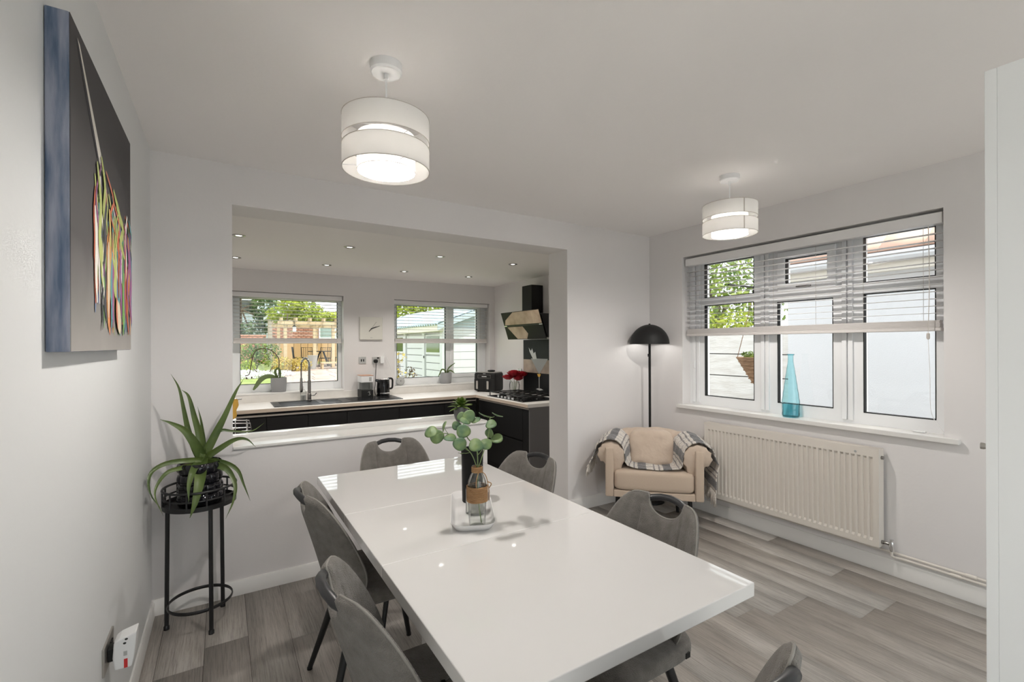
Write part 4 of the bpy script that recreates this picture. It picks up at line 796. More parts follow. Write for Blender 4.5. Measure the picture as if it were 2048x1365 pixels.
fl = thing('floor_lamp', 'slim black floor lamp with a dome shade behind the cream armchair', 'lamp', (3.213, 2.842, 0))
MB().lathe([(0, 0.02), (0.05, 0.02), (0.118, 0.014), (0.12, 0.010), (0.12, 0), (0, 0)], 40).build('base', M_BLACKM, fl)
MB().tube([(0, 0, 0.015), (0, 0, 1.41)], 0.0105, 14).build('pole', M_BLACKM, fl)
R_ = 0.168; dome = [(R_ * math.sin(a), 1.392 + R_ * 1.03 * math.cos(a)) for a in np.linspace(0.02, PI / 2, 22)]; dome += [((R_ - 0.003) * math.sin(a), 1.392 + (R_ - 0.003) * 1.03 * math.cos(a)) for a in np.linspace(PI / 2, 0.02, 22)]
MB().lathe(dome, 56, cap=False).build('shade', M_BLACKM, fl)
MB().lathe([(0.008, 1.560), (0.008, 1.572), (0, 1.574)], 14).build('finial', M_BLACKM, fl)
MB().box(-0.02, -0.010, -0.006, 0.006, 1.28, 1.305).build('switch', M_BLACKM, fl, bevel=0.002)
MB().lathe([(0.0, 1.455)] + [(0.026 * math.sin(a), 1.483 - 0.026 * math.cos(a)) for a in np.linspace(0.3, 2.7, 8)] + [(0.012, 1.54)], 16).build('bulb', M_BULB, fl)
li = bpy.data.lights.new('floor_lamp_light', 'POINT'); li.energy = LAMP_W; li.color = (1, 0.98, 0.94); li.shadow_soft_size = 0.02
lo = bpy.data.objects.new('floor_lamp_light', li); C.objects.link(lo); lo.parent = fl; lo.location = (0.0, -0.0, 1.435)

# turquoise bottle on the right sill
tq = thing('turquoise_bottle', 'tall turquoise dimpled glass bottle on the right window sill', 'bottle', (3.444, 1.757, 0.8665))
pr_ = [(0.045, 0.0), (0.052, 0.004), (0.056, 0.02), (0.053, 0.05), (0.056, 0.09), (0.052, 0.14), (0.044, 0.20), (0.036, 0.26), (0.028, 0.32), (0.021, 0.37), (0.0175, 0.40), (0.0175, 0.438), (0.021, 0.442), (0.021, 0.448)]
def dim(a, z): return 1 + 0.035 * math.sin(7 * a + 55 * z) * math.sin(7 * a - 55 * z) if 0.03 < z < 0.38 else 1
pts = curve_pts([(r, 0, z) for r, z in pr_], 70); MB().lathe([(p.x, p.z) for p in pts], 56, f=dim, cap=False).build('bottle_wall', M_BLUE, tq, ang=0)
pts = [p for p in pts if p.z < 0.09]; MB().lathe([(p.x * 0.93, p.z + 0.004) for p in pts], 56, f=dim, cap=False).build('thick_base', M_BLUE2, tq, ang=0)
MB().lathe([(0, 0.003), (0.05, 0.003)], 40).build('bottom', M_BLUE2, tq)
MB().tube([(0.0205 * math.cos(a), 0.0205 * math.sin(a), 0.445) for a in np.linspace(0, 2 * PI, 32, endpoint=False)], 0.004, 8, closed=True).build('lip', M_BLUE, tq, ang=0)

# ------------------------------------------------------------------ kitchen
WZ, WT = 0.755, 0.038; BF, RF, RE = 5.275, 2.745, 4.085      # worktop height; back-run front; right-run front; right-run end
wt = thing('worktop', 'pale L-shaped kitchen worktop running under the windows and along the hob wall', 'worktop', (2.0, 5.6, WZ))
L_ = [(KLX + 0.01, BF), (RF, BF), (RF, RE), (KX - 0.002, RE), (KX - 0.002, KY - 0.002), (KLX + 0.01, KY - 0.002)]
MB().prism([(a - 2.0, b - 5.6) for a, b in L_], -WT, 0).build('worktop_slab', M_WORKTOP, wt, bevel=0.002)
MB().box(KLX + 0.01 - 2.0, RF - 2.0 + 0.001, BF - 5.6 - 0.0015, BF - 5.6 + 0.001, -WT + 0.001, -0.003).build('shaded_edge', M_WEDGE, wt)
MB().box(RF - 2.0 - 0.0015, RF - 2.0 + 0.001, RE - 5.6, BF - 5.6, -WT + 0.001, -0.003).build('shaded_edge', M_WEDGE, wt)
MB().box(KLX + 0.01 - 2.0, KX - 2.0 - 0.002, KY - 5.6 - 0.016, KY - 5.6 - 0.001, 0, 0.078).build('upstand', M_WORKTOP, wt, bevel=0.002)
def base_unit(label, x0, x1, faces_x=False, y0=0, y1=0, drawers=0):
    if not faces_x:
        t = thing('base_cabinet', label, 'cabinet', ((x0 + x1) / 2, BF + 0.03, KF), 0, 'charcoal base units under the windows'); h = (x1 - x0) / 2; Hc = WZ - WT - KF
        MB().box(-h + 0.001, h - 0.001, 0.02, 0.56, 0.10, Hc - 0.002).build('carcass', M_CAB, t)
        MB().box(-h + 0.002, h - 0.002, 0.0, 0.018, 0.12, Hc - 0.062).build('door', M_CAB, t, bevel=0.002)
        MB().box(-h, h, -0.002, 0.012, Hc - 0.044, Hc - 0.026).build('handle_rail', M_RAIL, t, bevel=0.002)
        MB().box(-h, h, 0.06, 0.075, 0.0, 0.10).build('plinth', M_CAB, t)
    return t
jx = [KLX + 0.02, -0.22, 0.376, 0.765, 1.165, 1.755, 2.325, RF + 0.02]
labs = ['charcoal base unit at the far left of the sink run, hidden behind the opening edge', 'charcoal base unit behind the wire rack at the left of the opening', 'charcoal base unit under the black sink bowl', 'charcoal base unit under the sink drainer', 'charcoal base unit below the coffee machine',
        'charcoal base unit below the right window, left of the succulent', 'charcoal corner base unit behind the succulent']
for i in range(7): base_unit(labs[i], jx[i], jx[i + 1])
hu = thing('hob_cabinet', 'charcoal drawer unit under the gas hob with a grey end panel', 'cabinet', (RF + 0.03, 4.68, KF)); Hc = WZ - WT - KF
MB().box(0.02, 0.60, RE + 0.025 - 4.68, BF - 4.68, 0.10, Hc - 0.002).build('carcass', M_CAB, hu)
MB().box(0, 0.019, 4.235 - 4.68, BF - 4.68 - 0.03, 0.49, Hc - 0.03).build('drawer', M_CAB, hu, bevel=0.002)
MB().box(0, 0.019, 4.235 - 4.68, BF - 4.68 - 0.03, 0.12, 0.47).build('drawer', M_CAB, hu, bevel=0.002)
MB().box(0.001, 0.019, RE + 0.03 - 4.68, 4.23 - 4.68, 0.12, Hc - 0.03).build('filler_panel', M_CAB, hu, bevel=0.001)
MB().box(-0.004, 0.010, RE + 0.03 - 4.68, BF - 4.68 - 0.03, Hc - 0.026, Hc - 0.012).build('handle_rail', M_RAIL, hu, bevel=0.002)
MB().box(-0.002, 0.62, RE + 0.004 - 4.68, RE + 0.024 - 4.68, 0.0, Hc - 0.001).build('end_panel', M_PANEL, hu, bevel=0.001)
MB().box(0.06, 0.075, RE + 0.03 - 4.68, BF - 4.68, 0.0, 0.10).build('plinth', M_CAB, hu)

# sink, tap, soap
sk = thing('sink', 'black inset kitchen sink with drainer under the left kitchen window', 'sink', (1.12, 5.58, WZ))
mb = slab('y', 0, 1, 0, 1, 0, 1, []); mb = MB()
holes = [(-0.60, -0.22, -0.19, 0.155), (-0.17, 0.02, -0.17, 0.10)]
us = sorted({-0.67, 0.69, *[h for q in holes for h in q[:2]]}); vs_ = sorted({-0.245, 0.24, *[h for q in holes for h in q[2:]]})
for a, b in zip(us, us[1:]):
    for c_, d_ in zip(vs_, vs_[1:]):
        if not any(h[0] <= (a + b) / 2 <= h[1] and h[2] <= (c_ + d_) / 2 <= h[3] for h in holes): mb.box(a, b, c_, d_, 0.0, 0.006)
mb.build('sink_deck', mat('black_granite_sink', (0.010, 0.010, 0.011), 0.35, spec=0.3), sk)
for k, h in enumerate(holes):
    MB().add([(h[0], h[2], 0.004), (h[1], h[2], 0.004), (h[1], h[3], 0.004), (h[0], h[3], 0.004)] + [(h[0] + 0.02, h[2] + 0.02, 0.001), (h[1] - 0.02, h[2] + 0.02, 0.001), (h[1] - 0.02, h[3] - 0.02, 0.001), (h[0] + 0.02, h[3] - 0.02, 0.001)], [(0, 1, 5, 4), (1, 2, 6, 5), (2, 3, 7, 6), (3, 0, 4, 7), (4, 5, 6, 7)]).build('bowl', M_BLACKM, sk)
mb = MB()
for k in range(7): mb.box(0.12, 0.62, -0.16 + k * 0.05, -0.145 + k * 0.05, 0.006, 0.0085)
mb.build('drainer_ribs', M_GLOSSBLK, sk)
tp = thing('spring_tap', 'tall chrome spring-neck mixer tap at the black sink', 'tap', (0.842, 5.74, WZ + 0.006))
MB().lathe([(0.028, 0), (0.028, 0.006), (0.022, 0.012), (0.022, 0.075), (0.018, 0.08), (0.018, 0.23), (0.013, 0.235), (0.013, 0.40)], 20).build('tap_body', M_GUN, tp)
hs_ = curve_pts([(0, 0, 0.39), (-0.003, 0, 0.435), (-0.035, -0.005, 0.485), (-0.075, -0.005, 0.455), (-0.085, -0.005, 0.40), (-0.085, -0.005, 0.25)], 30)
MB().tube(hs_, 0.0075, 8).build('hose', M_GUN, tp)
coil = MB(); L0 = curve_pts([(p.x, p.y, p.z) for p in hs_[:20]], 150); cp = []
for i, p in enumerate(L0):
    t = (L0[min(i + 1, 149)] - L0[max(i - 1, 0)]).normalized(); a_ = Vector((0, 1, 0)); b_ = t.cross(a_); th = i * 0.75; cp.append(p + (a_ * math.cos(th) + b_ * math.sin(th)) * 0.0125)
coil.tube(cp, 0.003, 5).build('spring', M_CHROME, tp, ang=0)
MB().lathe([(0.012, 0.10), (0.018, 0.115), (0.016, 0.16), (0.012, 0.26), (0.0, 0.26)], 16, (-0.085, -0.005, 0)).build('spray_head', M_GUN, tp)
MB().tube([(0, 0, 0.215), (-0.085, -0.005, 0.215)], 0.005, 8).build('holder_arm', M_GUN, tp)
MB().tube([(0.02, 0, 0.055), (0.055, -0.01, 0.06), (0.075, -0.012, 0.085)], 0.0055, 8).build('lever', M_GUN, tp)
sp = thing('soap_bottle', 'clear soap pump bottle beside the spring tap', 'bottle', (0.795, 5.86, WZ))
MB().lathe([(0, 0), (0.03, 0), (0.031, 0.01), (0.031, 0.10), (0.022, 0.115), (0.012, 0.12), (0.012, 0.13)], 20).build('bottle_body', M_CLEAR, sp)
MB().lathe([(0, 0.004), (0.028, 0.004), (0.028, 0.06), (0, 0.06)], 20).build('soap', M_LGREY, sp)
MB().tube([(0, 0, 0.13), (0, 0, 0.165), (-0.03, 0, 0.165)], 0.006, 8).build('pump', M_WHITE, sp)

# coffee machine, kettle, switch, sockets
cm = thing('coffee_machine', 'slim coffee machine with a pale water tank and black base beside the kettle', 'coffee machine', (1.487, 5.79, WZ + 0.0065 if False else WZ))
MB().box(-0.07, 0.07, -0.10, 0.10, 0.0, 0.095).build('base', M_BLACKM, cm, bevel=0.006)
MB().box(-0.07, 0.07, 0.02, 0.10, 0.095, 0.255).build('rear_column', M_LGREY, cm, bevel=0.004)
MB().box(-0.066, 0.066, -0.095, 0.02, 0.096, 0.185).build('carafe', M_CLEAR, cm, bevel=0.004)
MB().box(-0.072, 0.072, -0.10, 0.10, 0.185, 0.265).build('water_tank', M_WHITE, cm, bevel=0.006)
MB().box(-0.074, 0.074, -0.102, 0.102, 0.265, 0.272).build('copper_lid', mat('copper_lid', (0.55, 0.30, 0.2), 0.4), cm, bevel=0.002)
MB().box(0.02, 0.05, -0.1008, -0.0995, 0.20, 0.25).build('gauge', M_LGREY, cm)
MB().tube(curve_pts([(0.005, -0.101, 0.065), (0.02, -0.101, 0.074), (0.03, -0.101, 0.068), (0.02, -0.101, 0.056), (0.032, -0.101, 0.047), (0.03, -0.101, 0.036), (0.012, -0.101, 0.033)], 16), 0.0026, 5).build('logo_mark', M_LGREY, cm)
kt = thing('kettle', 'black electric kettle with a chrome rim on the worktop', 'kettle', (1.705, 5.78, WZ))
MB().lathe([(0, 0), (0.078, 0), (0.08, 0.01), (0.08, 0.028), (0.07, 0.03)], 36).build('power_base', M_GLOSSBLK, kt)
MB().lathe([(0.072, 0.032), (0.079, 0.036), (0.079, 0.048)], 36).build('chrome_ring', M_CHROME, kt)
MB().lathe([(0.079, 0.048), (0.0785, 0.12), (0.074, 0.205), (0.07, 0.212)], 36).build('jug', M_GLOSSBLK, kt)
MB().lathe([(0.0715, 0.206), (0.0725, 0.214), (0.067, 0.222), (0.03, 0.228), (0.0, 0.229)], 36).build('lid', M_CHROME, kt)
MB().tube(curve_pts([(0.062, 0, 0.216), (0.098, 0, 0.218), (0.117, 0, 0.20), (0.118, 0, 0.15), (0.112, 0, 0.098), (0.074, 0, 0.088)], 22), 0.0095, 8, side=(0, 1, 0), flat=1.3).build('handle', M_GLOSSBLK, kt)
MB().tube([(-0.062, 0, 0.19), (-0.098, 0, 0.208)], [0.022, 0.012], 10).build('spout', M_GLOSSBLK, kt)
ds = thing('wall_double_socket', 'steel double socket with black plug and white adapter above the kettle', 'socket', (1.684, KY, 1.20))
MB().box(-0.074, 0.074, -0.008, 0, -0.044, 0.044).build('faceplate', M_STEEL, ds, bevel=0.002)
MB().box(-0.012, 0.012, -0.010, -0.006, 0.02, 0.038).build('rocker_switch', M_BLACKM, ds)
kp = thing('kettle_plug', 'black plug and flex of the kettle in the left of the steel double socket', 'plug', (1.652, KY - 0.0085, 1.19))
MB().sell((0, -0.018, 0), (0.024, 0.018, 0.023), 0.6, 0.6, 24, 12).build('plug_body', M_BLACKM, kp, ang=60)
MB().tube(curve_pts([(0, -0.025, -0.015), (-0.002, -0.03, -0.08), (-0.012, -0.04, -0.2), (-0.022, -0.06, -0.30), (-0.035, -0.075, -0.36), (-0.027, -0.09, -0.42), (0.0, -0.11, -0.427)], 30), 0.0042, 7).build('flex', M_BLACKM, kp)
ad_ = thing('white_adapter', 'white adapter plugged in the right of the steel double socket', 'plug', (1.728, KY - 0.0085, 1.20))
MB().box(-0.024, 0.026, -0.042, 0, -0.04, 0.046).build('adapter_body', M_WHITE, ad_, bevel=0.005)
MB().tube(curve_pts([(0.01, -0.03, 0.045), (0.02, -0.03, 0.09), (0.06, -0.03, 0.03), (0.11, -0.03, -0.10), (0.155, -0.03, -0.22), (0.178, -0.02, -0.30), (0.188, 0.03, -0.335)], 26), 0.0028, 6).build('lead', M_WHITE, ad_)
usb = thing('usb_socket', 'small steel two-slot wall socket above the coffee machine', 'socket', (1.49, KY, 1.203))
MB().box(-0.044, 0.044, -0.007, 0, -0.044, 0.044).build('faceplate', M_STEEL, usb, bevel=0.002)
for s_ in (-0.013, 0.013): MB().box(s_ - 0.007, s_ + 0.007, -0.0085, -0.006, -0.016, 0.014).build('slot', M_BLACKM, usb)
ck = thing('wall_clock', 'square cream wall clock between the two kitchen windows', 'clock', (1.597, KY, 1.605))
MB().box(-0.142, 0.142, -0.024, 0, -0.143, 0.143).build('clock_body', M_CLOCK, ck, bevel=0.004)
MB().tube([(-0.03, -0.028, -0.04), (0.0, -0.028, -0.003), (0.105, -0.028, 0.033)], [0.0035, 0.0055, 0.0025], 6).build('minute_hand', M_BLACK, ck)
MB().tube([(0.0, -0.027, -0.003), (0.063, -0.027, 0.022)], [0.006, 0.004], 6).build('hour_hand', M_BLACK, ck)
MB().tube([(0.0, -0.0265, -0.003), (0.065, -0.0265, 0.085)], [0.0012, 0.0012], 5).build('second_hand', M_BLACK, ck)
MB().sell((0, -0.028, -0.003), (0.007, 0.004, 0.007), 1, 1, 14, 8).build('centre_cap', M_BLACK, ck)
for k in range(3): MB().box(-0.012 + k * 0.009, -0.006 + k * 0.009, -0.0247, -0.0235, -0.122, -0.112).build('maker_mark', M_LGREY, ck)
sm = thing('round_gadget', 'round pale grey disc gadget leaning on the right kitchen window sill', 'gadget', (2.012, 6.035, 0.855))
MB().lathe([(0, 0.012), (0.048, 0.011), (0.056, 0.004), (0.054, -0.010), (0, -0.012)], 32).build('disc_body', M_LGREY, sm); dk = sm.children[-1]; dk.rotation_euler = (PI / 2 - 0.15, 0, 0); dk.location = (0, 0, 0.058)
MB().sell((0.0, -0.014, 0.06), (0.006, 0.004, 0.006), 1, 1, 12, 8).build('button', M_BLACKM, sm)

# air fryer
af = thing('air_fryer', 'black dual-drawer air fryer with two silver handles in the worktop corner', 'air fryer', (3.10, 5.57, WZ), -math.radians(58))
MB().sell((0, 0, 0.135), (0.165, 0.125, 0.128), 0.18, 0.16, 48, 20).build('fryer_body', M_BLACKM, af, ang=60)
MB().box(-0.15, 0.15, -0.115, 0.115, 0.26, 0.268).build('top_plate', M_STEEL, af, bevel=0.003)
MB().sell((0.04, 0, 0.282), (0.05, 0.05, 0.012), 0.6, 0.8, 24, 8).build('top_vent', M_BLACKM, af)
MB().box(-0.10, 0.10, -0.131, -0.12, 0.185, 0.232).build('control_frame', M_GUN, af, bevel=0.002)
MB().box(-0.095, 0.095, -0.1325, -0.12, 0.189, 0.228).build('control_panel', M_GLOSSBLK, af, bevel=0.002)
for k in range(5): MB().box(-0.035 + k * 0.015, -0.024 + k * 0.015, -0.1332, -0.13, 0.204, 0.213).build('panel_mark', M_WHITE, af)
for k in range(3): MB().box(-0.018 + k * 0.013, -0.008 + k * 0.013, -0.1312, -0.12, 0.242, 0.25).build('brand_mark', M_LGREY, af)
for s_ in (-0.082, 0.082):
    MB().box(s_ - 0.074, s_ + 0.074, -0.1285, -0.12, 0.02, 0.172).build('drawer', M_BLACKM, af, bevel=0.004)
    MB().box(s_ - 0.016 - 0.02, s_ + 0.016 - 0.02, -0.150, -0.126, 0.04, 0.15).build('drawer_handle', M_STEEL, af, bevel=0.004)
for sx_ in (-0.12, 0.12):
    for sy_ in (-0.09, 0.09): MB().cyl((sx_, sy_, 0), 0.012, 0, 0.012, 10).build('foot', M_BLACKM, af)

# hob with cast iron grates
hb_ = thing('gas_hob', 'black glass gas hob with cast-iron pan supports', 'hob', (3.04, 4.66, WZ))
MB().box(-0.245, 0.245, -0.40, 0.40, 0.0, 0.008).build('glass_plate', M_GLOSSBLK, hb_, bevel=0.002)
for i, (bx_, by_) in enumerate(((-0.11, -0.25), (0.11, -0.25), (0.0, 0.0), (-0.11, 0.25), (0.11, 0.25))):
    b = MB().lathe([(0.045, 0.008), (0.045, 0.018), (0.03, 0.022), (0.03, 0.028), (0, 0.03)], 20, (bx_, by_, 0)).build('burner', M_BLACKM, hb_)
for k, cy_ in enumerate((-0.265, 0.0, 0.265)):
    mb = MB()
    def bar(p, q): mb.tube([p, q], 0.0055, 6)
    x0, x1, y0, y1 = -0.215, 0.215, cy_ - 0.12, cy_ + 0.12
    for (a, b) in (((x0, y0), (x1, y0)), ((x1, y0), (x1, y1)), ((x1, y1), (x0, y1)), ((x0, y1), (x0, y0)), ((x0, cy_), (x1, cy_)), ((-0.11, y0), (-0.11, y1)), ((0.11, y0), (0.11, y1))): bar((*a, 0.052), (*b, 0.052))
    for p in ((x0, y0), (x1, y0), (x0, y1), (x1, y1)): mb.tube([(*p, 0.008), (*p, 0.055)], 0.0065, 6)
    mb.build('pan_support', M_BLACKM, hb_, ang=0)
for k in range(5): MB().lathe([(0.018, 0.008), (0.017, 0.026), (0.015, 0.03), (0, 0.03)], 16, (-0.222 + 0.0, -0.16 + k * 0.08, 0)).build('knob', M_CHROME, hb_)

# cooker hood and splashback
hd = thing('cooker_hood', 'black angled cooker hood with glossy glass front above the hob', 'cooker hood', (KX, 4.69, 1.46))
MB().box(-0.172, -0.001, 0.02, 0.235, 0.10, 0.672).build('chimney', M_BLACKM, hd, bevel=0.003)
MB().prism([(-0.02, 0.02), (-0.25, 0.02), (-0.33, 0.25), (-0.33, 0.29), (-0.001, 0.29), (-0.001, 0.02)], -0.41, 0.37, 'y').build('hood_body', M_BLACKM, hd, bevel=0.004)
def hgl(t0, t1, nm, m_, off=0.0, y0=-0.435, y1=0.395, th=0.008):
    b0, b1 = Vector((-0.276, 0, 0.0)), Vector((-0.385, 0, 0.335)); n_ = Vector((-(b1 - b0).z, 0, (b1 - b0).x)).normalized(); n_ = n_ if n_.x < 0 else -n_
    P0, P1 = b0 + (b1 - b0) * t0 + n_ * off, b0 + (b1 - b0) * t1 + n_ * off; q = [P0, P1, P1 + n_ * th, P0 + n_ * th]
    return MB().prism([(p.x, p.z) for p in q], y0, y1, 'y').build(nm, m_, hd, bevel=0.001)
hgl(0.0, 0.485, 'lower_glass', M_HOODG); hgl(0.515, 1.0, 'upper_glass', M_HOODG); hgl(0.48, 0.52, 'air_gap', M_BLACK, -0.004)
def hpatch(nm, pts, off=0.0083):  # tan patches imitating a reflection, laid on the glass: (along y, fraction up the glass)
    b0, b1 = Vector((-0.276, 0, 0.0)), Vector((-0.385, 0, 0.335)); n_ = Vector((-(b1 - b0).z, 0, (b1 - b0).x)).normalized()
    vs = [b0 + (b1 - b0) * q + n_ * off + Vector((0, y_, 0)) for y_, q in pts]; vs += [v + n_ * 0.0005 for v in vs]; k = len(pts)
    MB().add(vs, [tuple(range(k))[::-1], tuple(range(k, 2 * k))] + [(i, (i + 1) % k, k + (i + 1) % k, k + i) for i in range(k)]).build(nm, M_TAN, hd)
hpatch('reflection_patch', [(0.37, 0.54), (0.33, 0.72), (0.12, 0.985), (-0.43, 0.985), (-0.43, 0.54)])
hpatch('reflection_patch', [(0.33, 0.46), (0.16, 0.02), (-0.05, 0.02), (-0.10, 0.20), (-0.02, 0.46)])
for y_ in (-0.43, 0.33): hgl(0.49, 0.515, 'steel_clip', M_CHROME, 0.001, y_, y_ + 0.06)
sb = thing('splashback', 'black glass splashback behind the hob printed with a cocktail glass splash', 'splashback', (KX, 4.68, WZ))
MB().box(-0.007, -0.001, -0.48, 0.47, 0.0, 0.70).build('glass_sheet', M_HOODG, sb, bevel=0.001)
def flat(pts, nm, m_, d=-0.0074): return MB().prism([(y_ - 4.68, z_ - WZ) for y_, z_ in pts], d, d - 0.0006, 'x').build(nm, m_, sb)
flat([(5.145, 1.20), (4.21, 1.20), (4.21, 1.03), (5.145, 1.03)], 'tan_band', M_TAN)  # flat mottled tan band across the sheet
flat([(4.97, 1.215), (4.60, 1.215), (4.775, 1.03), (4.80, 1.03)], 'printed_glass_bowl', M_LGREY, -0.0082)
flat([(4.795, 1.035), (4.78, 1.035), (4.782, 0.83), (4.793, 0.83)], 'printed_glass_stem', M_LGREY, -0.0082)
flat([(4.86, 0.825), (4.82, 0.838), (4.75, 0.838), (4.70, 0.825), (4.78, 0.812)], 'printed_glass_foot', M_LGREY, -0.0082)
flat([(4.92, 1.205), (5.0, 1.30), (5.02, 1.355), (4.97, 1.31), (4.94, 1.345), (4.91, 1.28), (4.87, 1.30), (4.84, 1.21)], 'printed_splash', M_CER, -0.009)
flat([(4.83, 1.02), (4.75, 1.02), (4.77, 0.985), (4.81, 0.985)], 'printed_lime', M_YEL, -0.009)
ks = thing('kitchen_wall_socket', 'small steel socket on the kitchen wall left of the splashback', 'socket', (KX, 5.245, 1.03))
MB().box(-0.008, -0.001, -0.042, 0.042, -0.042, 0.042).build('faceplate', M_STEEL, ks, bevel=0.002)
MB().box(-0.010, -0.006, -0.012, 0.012, -0.012, 0.012).build('slot', M_BLACKM, ks)

# flowers in a glass vase on the hob side of the worktop
vz = thing('glass_vase', 'small clear glass vase holding red flowers beside the hob', 'vase', (3.235, 5.125, WZ))
MB().lathe([(0, 0.003), (0.045, 0.0), (0.052, 0.008), (0.066, 0.06), (0.07, 0.11), (0.062, 0.15), (0.06, 0.158), (0.058, 0.15), (0.066, 0.11), (0.062, 0.06), (0.047, 0.01), (0, 0.008)], 32).build('vase_body', M_CLEAR, vz)
pe = thing('red_flowers', 'bunch of dark red double flowers in the small glass vase', 'flowers', (3.235, 5.125, WZ))
rr = random.Random(5)
for (dx, dy, dz, r) in ((-0.085, 0.02, 0.215, 0.055), (-0.03, -0.03, 0.262, 0.06), (0.05, -0.02, 0.235, 0.058), (0.115, 0.0, 0.25, 0.06), (0.03, 0.06, 0.27, 0.052), (0.02, -0.06, 0.20, 0.048)):
    mb = MB()
    for ring in range(5):
        npet = 5 + ring; rad = r * (0.25 + 0.19 * ring)
        for k in range(npet):
            a = 2 * PI * k / npet + ring * 0.6 + rr.uniform(-.15, .15); tilt = 1.42 - ring * 0.27
            e1 = Vector((-math.sin(a), math.cos(a), 0)); e2 = Vector((math.cos(a) * math.cos(tilt), math.sin(a) * math.cos(tilt), math.sin(tilt))); c0 = Vector((dx, dy, dz - r * 0.4)) + Vector((math.cos(a), math.sin(a), 0)) * rad * 0.35
            w_ = r * (0.42 + 0.08 * ring); l_ = r * (0.95 + 0.08 * ring); nrm = e1.cross(e2)
            vs = []
            for i in range(5):
                for j in range(5):
                    u_, v_ = (i / 4 - .5) * 2, j / 4; ww = w_ * math.sin(PI * min(0.94, 0.18 + 0.72 * v_)) ** 0.8
                    vs.append(c0 + e1 * u_ * ww + e2 * l_ * v_ + nrm * (-0.25 * w_ * (1 - u_ * u_)) * (-1) - nrm * 0.25 * l_ * v_ * v_)
            mb.add(vs, [(i * 5 + j, (i + 1) * 5 + j, (i + 1) * 5 + j + 1, i * 5 + j + 1) for i in range(4) for j in range(4)])
    h = mb.build('flower_head', M_RED, pe, ang=0)
    MB().tube(curve_pts([(dx * 0.12, dy * 0.12, 0.02), (dx * 0.35, dy * 0.35, 0.14), (dx * 0.9, dy * 0.9, dz - r * 0.3)], 10), 0.0028, 6).build('stem', M_STEM, pe)

# succulent in grey pot on the half-wall ledge
sg_ = thing('grey_plant_pot', 'dark grey rounded plant pot on the half-wall ledge', 'pot', (1.498, 3.115, 0.8275))
MB().lathe([(0, 0.001), (0.036, 0.0), (0.046, 0.02), (0.054, 0.05), (0.054, 0.075), (0.047, 0.10), (0.045, 0.106), (0.042, 0.104), (0.042, 0.095), (0, 0.095)], 32).build('pot_body', M_GLOSSBLK if False else mat('dark_grey_glaze', (0.09, 0.09, 0.09), 0.3), sg_)
MB().lathe([(0, 0.096), (0.041, 0.096), (0, 0.1)], 20).build('soil', M_SOIL, sg_)
su = thing('succulent', 'green rosette house plant in the dark grey pot on the ledge', 'plant', (1.498, 3.115, 0.925))
rr = random.Random(9)
for k in range(26):
    a = k * 2.399; q = k / 25; el = 1.25 - 1.15 * q; ln = 0.055 + 0.06 * q; h = Vector((math.cos(a), math.sin(a), 0)); d = (h * math.cos(el) + Vector((0, 0, math.sin(el)))).normalized(); s_ = Vector((-math.sin(a), math.cos(a), 0)); nn = s_.cross(d)
    vs = []
    for i in range(7):
        t = i / 6; wd = 0.017 * math.sin(PI * (0.12 + 0.86 * t)) ** 0.8; p = Vector((0, 0, 0.0)) + d * ln * t + Vector((0, 0, 0.035 * (1 - q))) - Vector((0, 0, 0.022 * t * t * (0.3 + q)))
        vs += [p - s_ * wd, p + nn * (-0.006 * math.sin(PI * t)), p + s_ * wd]
    MB().add(vs, [(3 * i + j, 3 * i + j + 1, 3 * i + j + 4, 3 * i + j + 3) for i in range(6) for j in range(2)]).build('leaf', M_SUCC, su, ang=0)

# orchid on the left kitchen sill, small plant on the right kitchen sill
def sillpot(name, label, x, y, r0, r1, h, ribs):
    t = thing(name, label, 'pot', (x, y, 0.8555))
    MB().lathe([(0, 0.0), (r0, 0.0), (r0 + 0.004, 0.006), (r1, h * 0.6), (r1, h), (r1 - 0.005, h), (r1 - 0.006, h - 0.02), (0, h - 0.02)], 48, f=(lambda a, z: 1 + ribs * math.sin(18 * a + 40 * z)) if ribs else None).build('pot_body', M_POTG, t, ang=50)
    MB().lathe([(0, h - 0.018), (r1 - 0.006, h - 0.018), (0, h - 0.012)], 20).build('soil', M_SOIL, t)
    return t
sillpot('ribbed_grey_pot', 'ribbed grey pot holding an orchid on the left kitchen window sill', 0.553, 6.01, 0.072, 0.084, 0.165, 0.012)
orc = thing('orchid', 'nearly bare orchid with an arching flower stem on the left kitchen sill', 'plant', (0.553, 6.01, 1.0)); OO = Vector((0.553, 6.01, 1.0))
MB().tube([Vector(p) - OO for p in curve_pts([(0.535, 6.005, 1.0), (0.55, 6.0, 1.06), (0.552, 5.99, 1.12), (0.548, 5.975, 1.245), (0.475, 5.965, 1.335), (0.385, 5.96, 1.358), (0.305, 5.955, 1.317), (0.27, 5.95, 1.18), (0.252, 5.945, 1.075), (0.21, 5.94, 1.055)], 60)], 0.005, 6).build('flower_stem', M_BROWNST, orc)
for (a, b) in (((0.25, 5.945, 1.07), (0.275, 5.94, 1.035)), ((0.23, 5.942, 1.06), (0.225, 5.94, 1.03))): MB().sell(tuple(Vector(b) - OO), (0.009, 0.009, 0.012), 1, 1, 10, 8).build('bud', M_BROWNST, orc)
